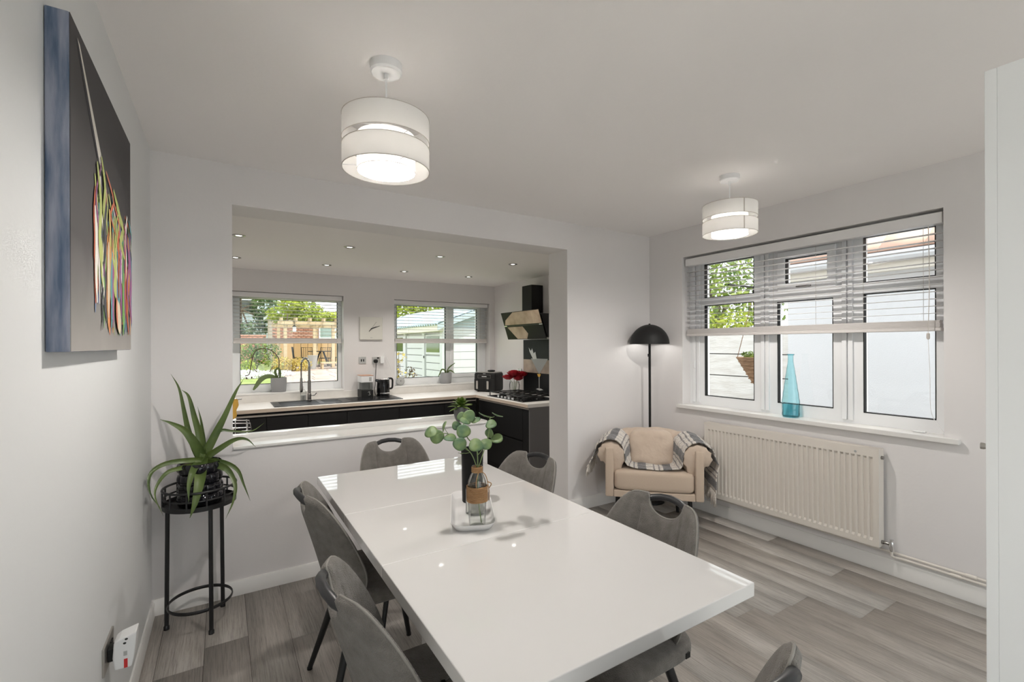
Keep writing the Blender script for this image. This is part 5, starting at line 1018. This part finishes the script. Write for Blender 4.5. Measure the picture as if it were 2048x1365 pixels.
def strap(pts, wv, m_, par, O_, view=(0, -1, 0.2)):
    P = curve_pts(pts, 16); vs = []
    for i, p in enumerate(P):
        t = (P[min(i + 1, 15)] - P[max(i - 1, 0)]).normalized(); s_ = t.cross(Vector(view)); s_ = s_.normalized() if s_.length > 0.05 else Vector((1, 0, 0)); nn = s_.cross(t); wd = wv * math.sin(PI * (0.1 + 0.86 * i / 15)) ** 0.6
        vs += [p - s_ * wd - O_, p + nn * wd * 0.25 - O_, p + s_ * wd - O_, p - nn * wd * 0.08 - O_]
    mb = MB(); mb.add(vs, [(4 * i + j, 4 * i + (j + 1) % 4, 4 * i + 4 + (j + 1) % 4, 4 * i + 4 + j) for i in range(15) for j in range(4)] + [(0, 1, 2, 3), (60, 61, 62, 63)]); return mb.build('leaf', m_, par, ang=50)
strap([(0.53, 6.0, 1.0), (0.49, 5.98, 1.035), (0.42, 5.96, 1.04), (0.36, 5.95, 1.0), (0.32, 5.94, 0.94), (0.29, 5.935, 0.895)], 0.026, M_ORCH, orc, OO)
strap([(0.55, 6.0, 1.0), (0.52, 5.98, 1.06), (0.515, 5.975, 1.10), (0.54, 5.97, 1.14)], 0.014, M_ORCH, orc, OO)
strap([(0.56, 6.0, 1.0), (0.565, 5.98, 1.06), (0.56, 5.975, 1.11), (0.535, 5.97, 1.14)], 0.012, M_ORCH, orc, OO)
sillpot('plain_grey_pot', 'plain grey pot with a few strappy leaves on the right kitchen window sill', 2.655, 6.01, 0.072, 0.082, 0.15, 0)
op = thing('strappy_plant', 'small strappy plant in the plain grey pot on the right kitchen sill', 'plant', (2.655, 6.01, 0.99)); OP = Vector((2.655, 6.01, 0.99))
for pts, wv in (([(2.65, 6.0, 0.985), (2.62, 5.98, 1.045), (2.575, 5.97, 1.05), (2.545, 5.96, 1.0), (2.515, 5.955, 0.95)], 0.010), ([(2.66, 6.0, 0.985), (2.68, 5.98, 1.06), (2.72, 5.975, 1.10), (2.78, 5.97, 1.14)], 0.010), ([(2.665, 6.0, 0.985), (2.69, 5.98, 1.03), (2.72, 5.97, 1.03), (2.765, 5.96, 1.0)], 0.012), ([(2.645, 6.0, 0.985), (2.64, 5.98, 1.03), (2.61, 5.98, 1.06)], 0.009)):
    strap(pts, wv, M_ORCH, op, OP)

# wire rack and mustard towel at the left of the opening
wr_ = thing('wire_rack', 'chrome wire rack on the kitchen side seen past the left edge of the opening', 'rack', (0.03, 3.62, KF))
ZR = -KF
def wire(p): MB().tube([(a - 0.03, b - 3.62, c_ + ZR) for a, b, c_ in p], 0.0035, 6).build('wire', M_CHROME, wr_)
wire([(-0.10, 3.55, 0.893), (0.155, 3.55, 0.872), (0.163, 3.55, 0.823), (-0.10, 3.55, 0.832)]); wire([(-0.10, 3.69, 0.893), (0.155, 3.69, 0.872), (0.163, 3.69, 0.823), (-0.10, 3.69, 0.832)])
for x_ in (-0.06, 0.06, 0.14): wire([(x_, 3.55, 0.826), (x_, 3.69, 0.826)])
for x_, y_ in ((-0.08, 3.55), (0.14, 3.55), (-0.08, 3.69), (0.14, 3.69)): wire([(x_, y_, 0.88), (x_, y_, KF)])
wire([(0.02, 3.55, 0.90), (0.02, 3.55, 0.815)]); wire([(0.07, 3.55, 0.905), (0.07, 3.55, 0.81)]); wire([(-0.1, 3.55, 0.915), (0.075, 3.55, 0.905)])
for z_ in (0.2, 0.5): wire([(-0.08, 3.55, z_), (0.14, 3.55, z_), (0.14, 3.69, z_), (-0.08, 3.69, z_), (-0.08, 3.55, z_)])
tw = thing('mustard_towel', 'mustard yellow tea towel hanging at the left edge of the opening', 'towel', (0.03, 3.50, 0.90))
def twf(u, v): return (-0.06 + 0.118 * u + 0.004 * math.sin(12 * v) - 0.02 * (1 - v) * u, 0.012 * math.sin(14 * u) , 0.0 + 0.145 * v + 0.02 * u * (1 - v))
o = MB().grid(twf, 24, 10).build('towel_cloth', M_YEL, tw, ang=0); sd = o.modifiers.new('thick', 'SOLIDIFY'); sd.thickness = 0.005
MB().tube([(-0.08, 0.004, 0.146), (0.075, 0.004, 0.142)], 0.005, 8).build('hanging_bar', M_CHROME, tw)

# ------------------------------------------------------------------ outside: garden beyond the kitchen windows
def gz(y): return -0.28 + 0.03 * y
gs = MB(); gs.grid(lambda u, v: (-14 + 40 * u, 6.3 + 40 * v, gz(6.3 + 40 * v) + 0.02 * math.sin(31 * u) * math.sin(23 * v)), 14, 14)
struct(gs.build('ground', M_GRASS, ang=0))
struct(MB().box(3.7, 24, -9, 6.3, -0.35, -0.15).build('ground_side', mat('grey_concrete_path', (0.32, 0.31, 0.30), 0.9, bump=(20, 0.4))))
struct(MB().box(-14, 12, -12, -2.55, -0.3, -0.05).build('ground_rear', mat('pale_patio_stone', (0.72, 0.69, 0.64), 0.9, var=((0.64, 0.61, 0.56), 2, 4, 0.2))))
struct(MB().box(-14, LX - 0.12, -2.55, 3.0, -0.3, -0.06).build('ground_left', MATS['pale_patio_stone']))
rr = random.Random(21)
pv = empty_struct('ground_paving'); pv.location = (2.6, 20, gz(20))
ysl = 12.0
while ysl < 24.5:
    d_ = rr.uniform(0.55, 0.75); x_ = 0.115 * ysl - 0.2
    while x_ < 0.25 * ysl + 1.5:
        w_ = rr.uniform(0.6, 1.0); z_ = gz(ysl)
        sm_ = MB().add([(0.012, 0.012, gz(ysl) - z_ + 0.0), (w_ - 0.012, 0.012, 0.0), (w_ - 0.012, d_ - 0.012, 0.03 * d_), (0.012, d_ - 0.012, 0.03 * d_), (0.012, 0.012, 0.04), (w_ - 0.012, 0.012, 0.04), (w_ - 0.012, d_ - 0.012, 0.04 + 0.03 * d_), (0.012, d_ - 0.012, 0.04 + 0.03 * d_)],
            [(0, 3, 2, 1), (4, 5, 6, 7), (0, 1, 5, 4), (1, 2, 6, 5), (2, 3, 7, 6), (3, 0, 4, 7)])
        sm_.build('paving_stone', M_PAVE, pv, loc=(x_ - 2.6, ysl - 20, z_ - gz(20))); x_ += w_
    ysl += d_
def blob_leaves(n, blobs, size, rg, up_bias=0.3):
    """leaf quads spread over the shells of ellipsoid blobs ((x,y,z),(rx,ry,rz))"""
    mb = MB(); tot = sum(b[1][0] * b[1][2] for b in blobs); vs = []; fs = []
    for (c_, r_) in blobs:
        for _ in range(max(8, int(n * r_[0] * r_[2] / tot))):
            while True:
                d = Vector((rg.gauss(0, 1), rg.gauss(0, 1), rg.gauss(0, 1)))
                if d.length > 0.1: break
            d.normalize(); k = rg.uniform(0.72, 1.06); p = Vector((c_[0] + d.x * r_[0] * k, c_[1] + d.y * r_[1] * k, c_[2] + d.z * r_[2] * k))
            nn = (d + Vector((rg.gauss(0, .5), rg.gauss(0, .5), rg.gauss(0, .5) + up_bias))).normalized(); a = nn.orthogonal().normalized(); a.rotate(Matrix.Rotation(rg.uniform(0, 6.28), 3, nn)); b = nn.cross(a); s_ = size * rg.uniform(0.6, 1.3)
            o = len(vs); vs += [p - a * s_, p + b * s_ * 0.5 - nn * s_ * .15, p + a * s_, p - b * s_ * 0.5 - nn * s_ * .15]; fs.append((o, o + 1, o + 2, o + 3))
    return mb.add(vs, fs)
def plant(name, label, cat, loc, blobs, n, size, m_, trunk=None, group=None, seed=1, tm=None):
    t = thing(name, label, cat, loc, 0, group); rg = random.Random(seed)
    blob_leaves(n, blobs, size, rg).build('foliage', m_, t, ang=0, weld=False)
    core = MB()
    for c_, r_ in blobs: core.sell(c_, (r_[0] * .7, r_[1] * .7, r_[2] * .7), 1, 1, 12, 8)
    if trunk: MB().tube([(0, 0, -0.05), (0, 0, trunk[1])], [trunk[0], trunk[0] * 0.6], 8).build('trunk', M_BROWNST, t)
    for k in range(4):
        c_, r_ = blobs[k % len(blobs)]; MB().tube([(0.02 * k, 0, (trunk[1] * 0.8 if trunk else -0.04)), (c_[0] * 0.7, c_[1] * 0.7, c_[2] + 0.1 * k)], 0.02 if not trunk else trunk[0] * 0.4, 5).build('branch', M_BROWNST, t)
    return t
# pergola
pg_ = thing('pergola', 'pale timber pergola at the end of the garden', 'pergola', (3.6, 22, gz(22) + 0.02))
PH = 2.06
for (x_, y_) in ((2.28, 22), (3.45, 22), (4.23, 22), (5.3, 22), (2.30, 25), (4.0, 25), (5.5, 25)):
    zb_ = gz(y_) - gz(22) - 0.02; MB().box(x_ - 3.6 - 0.065, x_ - 3.6 + 0.065, y_ - 22 - 0.065, y_ - 22 + 0.065, zb_ - 0.05, PH).build('post', M_WOOD, pg_, bevel=0.006)
for y_ in (21.9, 22.1, 25.0): MB().box(2.0 - 3.6, 5.8 - 3.6, y_ - 22 - 0.025, y_ - 22 + 0.025, PH - 0.16, PH + 0.0).build('beam', M_WOOD, pg_)
for k in range(7): x_ = 2.12 + k * 0.56; MB().box(x_ - 3.6 - 0.03, x_ - 3.6 + 0.03, -0.45, 3.4, PH + 0.0, PH + 0.15).build('rafter', M_WOOD, pg_)
for k in range(4): x_ = 2.5 + k * 0.9; MB().tube([(x_ - 3.6, 0.0, PH - 0.5), (x_ - 3.6 + 0.3, 0.0, PH - 0.16)], 0.035, 4).build('brace', M_WOOD, pg_)
vn = plant('vine', 'lime green vine growing over the pergola', 'vine', (3.6, 23, gz(22) + 2.3), [((-0.95, 0, 0.62), (0.55, 0.8, 0.55)), ((-0.35, 0.2, 0.30), (0.8, 0.9, 0.45)), ((0.6, 0.2, 0.08), (0.9, 0.9, 0.26)), ((1.5, 0.3, 0.06), (0.9, 0.9, 0.24)), ((-1.5, -0.2, 0.1), (0.5, 0.6, 0.35)), ((0.1, -0.4, -0.02), (1.2, 0.5, 0.2)), ((1.4, -0.4, -0.05), (0.9, 0.5, 0.2))], 4200, 0.085, L_LIME, seed=2)
MB().tube([(-1.35, -1.0, -2.3), (-1.30, -0.9, -1.0), (-1.2, -0.8, 0.1)], 0.03, 6).build('vine_stem', M_BROWNST, vn)
# garden room with brick wall, windows, timber cladding
gr = thing('garden_room', 'red brick garden room with white-framed windows behind the pergola', 'building', (4.4, 27, gz(27)))
bwm = MB().box(0, 0.232, 0, 0.1, 0, 0.072).mesh('brick', ang=0); bwm.materials.append(M_BRICK)
MB().box(-2.2, 2.6, 0.06, 3.0, 0.0, 2.35).build('wall', mat('mortar', (0.50, 0.40, 0.34), 0.9), gr)
for r_ in range(16):
    for k in range(18):
        x_ = -2.2 + k * 0.245 - (0.12 if r_ % 2 else 0)
        if 0.05 < x_ + 0.1 < 2.5 and r_ > 9: continue
        if -2.21 < x_ < 2.3 and r_ >= 0: link('brick', bwm, gr, (x_, 0, 1.02 + r_ * 0.083))
for k in range(14): MB().box(-2.2 + k * 0.34, -1.88 + k * 0.34, -0.02, 0.05, 0.0, 1.0).build('cladding_board', M_WOOD2, gr)
for k in range(3):
    f_ = MB().box(0.05 + k * 0.82, 0.82 + k * 0.82, -0.03, 0.05, 1.25, 2.1).build('window', M_UPVC, gr); MB().box(0.12 + k * 0.82, 0.75 + k * 0.82, -0.035, -0.028, 1.32, 2.03).build('window_glass', mat('garden_glass_%d' % k, (0.28, 0.36, 0.34), 0.1), f_)
MB().box(-2.4, 2.8, -0.2, 3.2, 2.35, 2.5).build('roof_fascia', M_SHEDW, gr)
ln_ = thing('wall_lantern', 'white lantern hanging on the pergola post by the brick wall', 'lantern', (2.62, 21.85, gz(22) + 1.45))
MB().prism(rrect(0.065, 0.065, 0.015, 3), 0.16, 0.38).build('lantern_body', M_WHITE, ln_); MB().lathe([(0.09, 0.38), (0.03, 0.45), (0, 0.46)], 12).build('lantern_roof', M_BLACKM, ln_); MB().tube([(0, 0, 0.46), (0, 0, 0.6), (-0.27, 0.15, 0.6)], 0.012, 6).build('bracket', M_BLACKM, ln_)
# low brick wall + grey building at left
lw = thing('garden_brick_wall', 'low pinkish brick garden wall left of the pergola', 'wall', (0.9, 26, gz(26)))
MB().box(-1.8, 0.95, 0.06, 0.25, -0.05, 1.45).build('wall_core', MATS['mortar'], lw)
for r_ in range(17):
    for k in range(11): link('brick', bwm, lw, (-1.75 + k * 0.245 - (0.12 if r_ % 2 else 0), 0, 0.02 + r_ * 0.083))
gb = thing('grey_clad_house', 'pale grey clad building with a dark window beyond the garden wall', 'building', (1.2, 34, gz(34)))
MB().box(-3.2, 1.9, 0, 4, 0, 4.6).build('wall', M_GREYB, gb)
for k in range(16): MB().box(-3.2, 1.9, -0.03, 0.01, 0.3 + k * 0.27, 0.3 + k * 0.27 + 0.245).build('siding_board', M_GREYB, gb)
f_ = MB().box(-0.55, 0.75, -0.07, 0.02, 2.75, 3.65).build('window', M_UPVC, gb); MB().box(-0.48, 0.68, -0.08, -0.06, 2.82, 3.58).build('window_glass', mat('dark_window', (0.05, 0.06, 0.05), 0.1), f_)
MB().prism([(-3.5, 4.5), (2.2, 4.5), (-0.6, 6.6)], -0.2, 4.2, 'y').build('roof', M_SHEDR, gb)
plant('dark_tree', 'dark leafy tree hanging over the garden wall at the left', 'tree', (0.9, 31.7, gz(31.7)), [((-0.2, 0, 4.75), (1.5, 1, 0.45)), ((1.25, 0, 3.2), (0.75, 0.8, 1.1)), ((1.5, -0.3, 2.2), (0.8, 0.6, 0.7)), ((0.5, 0, 1.7), (1.0, 0.6, 0.5)), ((-0.9, 0, 1.8), (1.1, 0.6, 0.5))], 2400, 0.12, L_DARK, (0.12, 3.6), seed=3)
plant('flowering_bush', 'loose mid-green garden bush in front of the low brick wall', 'shrub', (1.10, 21.5, gz(21.5)), [((-0.3, 0, 0.65), (0.75, 0.5, 0.5)), ((0.45, 0, 0.7), (0.55, 0.5, 0.5)), ((0.1, 0.1, 0.85), (0.6, 0.4, 0.35))], 1500, 0.055, L_MID, seed=4)
plant('lime_bush', 'small bright lime bush at the left end of the bed', 'shrub', (0.78, 19.6, gz(19.6)), [((0, 0, 0.3), (0.28, 0.28, 0.28))], 350, 0.05, L_LIME, seed=5)
plant('golden_bush', 'low golden bush at the foot of the pergola', 'shrub', (2.42, 20.6, gz(20.6)), [((-0.35, 0, 0.28), (0.45, 0.4, 0.32)), ((0.25, 0, 0.28), (0.45, 0.4, 0.30))], 1100, 0.05, L_GOLD, seed=6)
wf = plant('white_flower_bed', 'spreading bed of white flowers at the lawn edge', 'flower bed', (1.25, 18.6, gz(18.6)), [((-0.5, 0, 0.12), (0.6, 0.6, 0.16)), ((0.4, 0.1, 0.1), (0.6, 0.6, 0.14))], 1500, 0.045, M_FLW, seed=7)
plp = thing('tall_planter', 'tall pale tapered planter beside the pergola post', 'planter', (3.28, 21.4, gz(21.4) + 0.04))
MB().lathe([(0, 0.01), (0.14, 0), (0.20, 0.55), (0.22, 0.58), (0.19, 0.58), (0.0, 0.5)], 20).build('planter_body', M_LGREY, plp)
bn = thing('timber_step', 'low pale timber step in front of the pergola', 'step', (4.0, 21.3, gz(21.3) + 0.04))
MB().box(-0.42, 0.7, -0.2, 0.2, 0.22, 0.28).build('step_top', M_WOOD, bn); 
for x_ in (-0.36, 0.62): MB().box(x_ - 0.04, x_ + 0.04, -0.18, 0.18, 0, 0.22).build('step_leg', M_WOOD, bn)
gt = thing('garden_table', 'dark round garden table under the pergola', 'table', (3.95, 23.2, gz(23.2)))
MB().cyl((0, 0, 0), 0.6, 0.70, 0.73, 24).build('table_top', M_BLACKM, gt)
for a in (0.5, 2.1, 3.6, 5.2): MB().tube([(0.1 * math.cos(a), 0.1 * math.sin(a), 0.7), (0.45 * math.cos(a), 0.45 * math.sin(a), 0)], 0.025, 6).build('leg', M_BLACKM, gt)
gc0 = thing('garden_chair', 'x', 'chair', (0, 0, 0), 0, 'dark metal garden chairs')
MB().box(-0.22, 0.22, -0.22, 0.22, 0.42, 0.45).build('seat', M_BLACKM, gc0)
for x_ in (-0.2, 0.2):
    for y_ in (-0.2, 0.2): MB().tube([(x_, y_, 0.42), (x_ * 1.1, y_ * 1.1, 0)], 0.016, 6).build('leg', M_BLACKM, gc0)
MB().tube([(-0.21, 0.2, 0.43), (-0.22, 0.26, 0.92), (0.22, 0.26, 0.92), (0.21, 0.2, 0.43)], 0.018, 6).build('back_frame', M_BLACKM, gc0)
for k in range(4): MB().tube([(-0.14 + k * 0.09, 0.21, 0.45), (-0.14 + k * 0.09, 0.26, 0.92)], 0.010, 5).build('back_bar', M_BLACKM, gc0)
gcl = ['dark metal garden chair at the left of the garden table', 'dark metal garden chair in front of the garden table, left of centre', 'dark metal garden chair in front of the garden table, right of centre', 'dark metal garden chair at the right of the garden table']
gcp = [((2.95, 23.2), 0.5 * PI), ((3.25, 22.55), PI * 0.9), ((3.95, 22.4), PI), ((4.75, 22.9), -PI / 2)]
gc0.location = (*gcp[0][0], gz(23.2)); gc0.rotation_euler = (0, 0, gcp[0][1]); gc0['label'] = gcl[0]
for (p, a), lb in zip(gcp[1:], gcl[1:]): dup(gc0, (*p, gz(p[1])), a, lb)
pl_ = thing('utility_pole', 'dark utility pole rising behind the vine', 'pole', (4.95, 32, gz(32)))
MB().tube([(0, 0, 0), (0, 0, 6.5)], 0.10, 8).build('pole_shaft', M_BROWNST, pl_); MB().box(-0.8, 0.8, -0.05, 0.05, 6.0, 6.12).build('cross_arm', M_BROWNST, pl_)

# white shed
shd = thing('garden_shed', 'white painted shed with corrugated blue-grey roof right of the garden', 'shed', (4.15, 9.5, -0.02))
EZ = 1.80
def pane_board(y0, y1, z0, z1, nm='wall_panel'): return MB().box(-0.02, 0.02, y0, y1, z0, z1).build(nm, M_SHEDW, shd, bevel=0.004)
MB().box(0.02, 3.4, 0.02, 7.0, 0.0, EZ).build('wall_core', M_LGREY, shd)
for k in range(10):
    for (a, b) in ((0.12, 1.0), (1.25, 2.35), (2.6, 3.7), (3.95, 5.2), (5.4, 6.9)):
        z0 = 0.02 + k * 0.165
        if k >= 7 and (a in (0.12, 2.6)): continue
        pane_board(a, b, z0, z0 + 0.148)
for y_ in (0.04, 1.12, 2.47, 3.82, 5.3): MB().box(-0.05, 0.02, y_ - 0.07, y_ + 0.07, 0, EZ).build('shed_post', M_SHEDW, shd, bevel=0.004)
for (a, b) in ((0.12, 1.0), (2.6, 3.7)):
    f_ = MB().box(-0.03, 0.02, a, b, 1.20, 1.66).build('window', M_SHEDW, shd); MB().box(-0.036, -0.028, a + 0.05, b - 0.05, 1.25, 1.62).build('window_glass', mat('shed_glass_%d' % int(a), (0.10, 0.14, 0.05), 0.08), f_)
for z_ in (0.4, 1.1): MB().box(-0.06, -0.045, 1.05, 1.08, z_, z_ + 0.06).build('hinge', M_BLACKM, shd)
MB().box(-0.16, -0.02, -0.10, 7.0, EZ - 0.08, EZ + 0.06).build('fascia', M_FASCIA, shd, bevel=0.004)
def corr(x0, z0, x1, z1, y0, y1, name, pitch=0.15):
    n = int((y1 - y0) / pitch * 8); mb = MB(); dx, dz = x1 - x0, z1 - z0; l = math.hypot(dx, dz); nx_, nz_ = -dz / l, dx / l; vs = []
    for k in range(n + 1):
        y_ = y0 + (y1 - y0) * k / n; h = 0.025 * math.cos(2 * PI * (y_ - y0) / pitch)
        for (px_, pz_) in ((x0, z0), (x1, z1)): vs += [(px_ + nx_ * h, y_, pz_ + nz_ * h), (px_ + nx_ * (h - 0.012), y_, pz_ + nz_ * (h - 0.012))]
    fs = []
    for k in range(n): a, b = 4 * k, 4 * k + 4; fs += [(a, b, b + 2, a + 2), (a + 1, a + 3, b + 3, b + 1), (a, a + 1, b + 1, b), (a + 2, b + 2, b + 3, a + 3)]
    return mb.add(vs, fs).build(name, M_SHEDR, shd, ang=0)
for k in range(4): corr(-0.20 + k * 0.46, EZ + 0.075 + k * 0.16, -0.20 + (k + 1) * 0.46 + 0.06, EZ + 0.075 + (k + 1) * 0.16 + 0.02, -0.18, 7.1, 'roof_sheet')
corr(1.64, EZ + 0.73, 3.6, EZ + 0.05, -0.18, 7.1, 'roof_sheet')
MB().prism([(0.0, EZ - 0.02), (3.4, EZ - 0.02), (1.64, EZ + 0.62)], 0.0, 0.06, 'y').build('gable', M_GREYB, shd)
for k in range(10): MB().box(0.02, 3.4, -0.02, 0.02, 0.02 + k * 0.178, 0.19 + k * 0.178).build('gable_board', M_SHEDW, shd)
gl = MB(); gl.prism([(-0.22, EZ - 0.06), (1.64, EZ + 0.62), (3.6, EZ - 0.06), (3.6, EZ + 0.06), (1.64, EZ + 0.75), (-0.22, EZ + 0.06)], -0.20, -0.17, 'y').build('barge_board', M_GREYB, shd)
plant('hedge_tree', 'large lime green tree behind the white shed', 'tree', (9.9, 26, gz(26)), [((-1.0, 0, 2.9), (1.5, 1.2, 1.3)), ((0.6, 0, 3.2), (1.6, 1.2, 1.3)), ((2.2, 0, 3.2), (1.4, 1.2, 1.3))], 4200, 0.12, L_LIME, (0.15, 2.2), seed=8)
gsb = plant('golden_shrub', 'sparse golden-leaved shrub in front of the white shed', 'shrub', (2.72, 8.3, -0.05), [((-0.12, 0, 1.0), (0.16, 0.2, 0.30)), ((0.02, 0, 1.22), (0.14, 0.15, 0.10)), ((0.05, 0, 0.9), (0.25, 0.2, 0.08)), ((-0.1, 0, 0.62), (0.16, 0.2, 0.2))], 240, 0.032, L_GOLD, (0.012, 1.2), seed=9)
blob_leaves(200, [((0.18, -0.05, 0.75), (0.22, 0.15, 0.22)), ((0.22, -0.05, 1.0), (0.10, 0.1, 0.06))], 0.028, random.Random(4)).build('dry_foliage', M_BROWNST, gsb, ang=0, weld=False)

# ------------------------------------------------------------------ outside: side passage beyond the right window
nb = thing('neighbour_house', 'white rendered neighbouring house with cream gutter and orange tiled roof', 'building', (5.2, -1.4, -0.15))
MB().box(0, 4.5, -5.2, 4.08, 0.0, 2.30).build('rendered_wall', M_RENDER, nb)
MB().box(-0.14, 0.0, -5.2, 4.16, 2.20, 2.235).build('soffit', M_FASCIA, nb)
MB().box(-0.155, -0.135, -5.2, 4.16, 2.19, 2.32).build('fascia_board', M_FASCIA, nb)
MB().tube([(-0.20, -5.2, 2.31), (-0.20, 4.18, 2.31)], 0.05, 10).build('gutter', M_SHEDW, nb)
for k in range(9):
    x_ = -0.22 + k * 0.26; z_ = 2.36 + k * 0.19
    tm_ = MB().box(0, 0.30, 0, 0.322, 0, 0.022).mesh('roof_tile', ang=0) if k == 0 else tm_
    if k == 0: tm_.materials.append(M_TILE)
    for j in range(13 if k < 6 else 0):
        o = link('roof_tile', tm_, nb, (x_, 4.16 - 0.325 * (j + 1) - (0.16 if k % 2 else 0), z_)); o.rotation_euler = (0, -math.atan2(0.19, 0.26), 0)
MB().prism([(-0.2, 2.34), (4.5, 2.34), (2.2, 4.06)], -5.2, 4.1, 'y').build('roof_core', M_TILE, nb)
fp = thing('concrete_panel_fence', 'white painted concrete panel fence left of the neighbouring house', 'fence', (6.1, 4.72, -0.15))
pm = MB().box(0, 0.05, 0.004, 1.826, 0.006, 0.303).mesh('fence_panel', bevel=0.006); pm.materials.append(M_FENCE)
MB().box(0.045, 0.07, -1.93, 3.78, 0.0, 1.70).build('panel_backing', M_PANEL, fp)
for j in range(3):
    for k in range(5): link('fence_panel', pm, fp, (0.0, -1.93 + 1.93 * j, 0.16 + k * 0.31))
    MB().box(0, 0.05, -1.93 + 1.93 * j, -0.11 + 1.93 * j, 0, 0.156).build('gravel_board', M_FENCE, fp)
    MB().box(-0.03, 0.09, -2.02 + 1.93 * j, -1.935 + 1.93 * j, 0, 1.75).build('concrete_post', M_FENCE, fp, bevel=0.004)
plant('side_tree', 'bright leafy tree above the white panel fence', 'tree', (9.3, 6.3, -0.15), [((0, 0.2, 2.7), (1.5, 1.5, 1.2)), ((-0.5, -0.6, 2.2), (1.1, 1.0, 0.8)), ((0.3, 0.8, 3.5), (1.3, 1.3, 0.9)), ((-0.6, 0.4, 2.0), (1.0, 1.0, 0.6))], 5200, 0.06, L_MID, (0.1, 2.4), seed=12)
plant('yellow_side_bush', 'yellow-green bush at the foot of the leafy tree behind the panel fence', 'shrub', (6.95, 5.2, -0.15), [((0, 0, 1.75), (0.5, 0.5, 0.45)), ((0.35, -0.55, 1.7), (0.35, 0.35, 0.4))], 1200, 0.045, L_LIME, (0.05, 1.5), seed=13)
hbk = thing('hanging_basket', 'cone-shaped wicker hanging basket outside the right window', 'basket', (3.98, 2.345, 1.27))
MB().lathe([(0.0, -0.235), (0.012, -0.225), (0.135, -0.01), (0.142, 0.0), (0.133, 0.0), (0.0, -0.03)], 28).build('wicker_cone', M_BASKET, hbk, ang=0)
for k in range(7): r_ = 0.02 + 0.0195 * k; MB().tube([(r_ * math.cos(a), r_ * math.sin(a), -0.222 + k * 0.0365) for a in np.linspace(0, 2 * PI, 28, endpoint=False)], 0.006, 5, closed=True).build('wicker_band', M_BASKET, hbk, ang=0)
for a in (0.4, 2.5, 4.6): MB().tube([(0.138 * math.cos(a), 0.138 * math.sin(a), 0.0), (0, 0, 0.55)], 0.003, 5).build('chain', M_BASKET, hbk)
MB().tube([(0, 0, 0.55), (0, 0, 0.62), (-0.365, 0, 0.62)], 0.008, 6).build('bracket', M_BLACKM, hbk)
blob_leaves(160, [((0, 0, 0.02), (0.10, 0.10, 0.035))], 0.022, random.Random(2)).build('trailing_plant', L_MID, hbk, ang=0, weld=False)
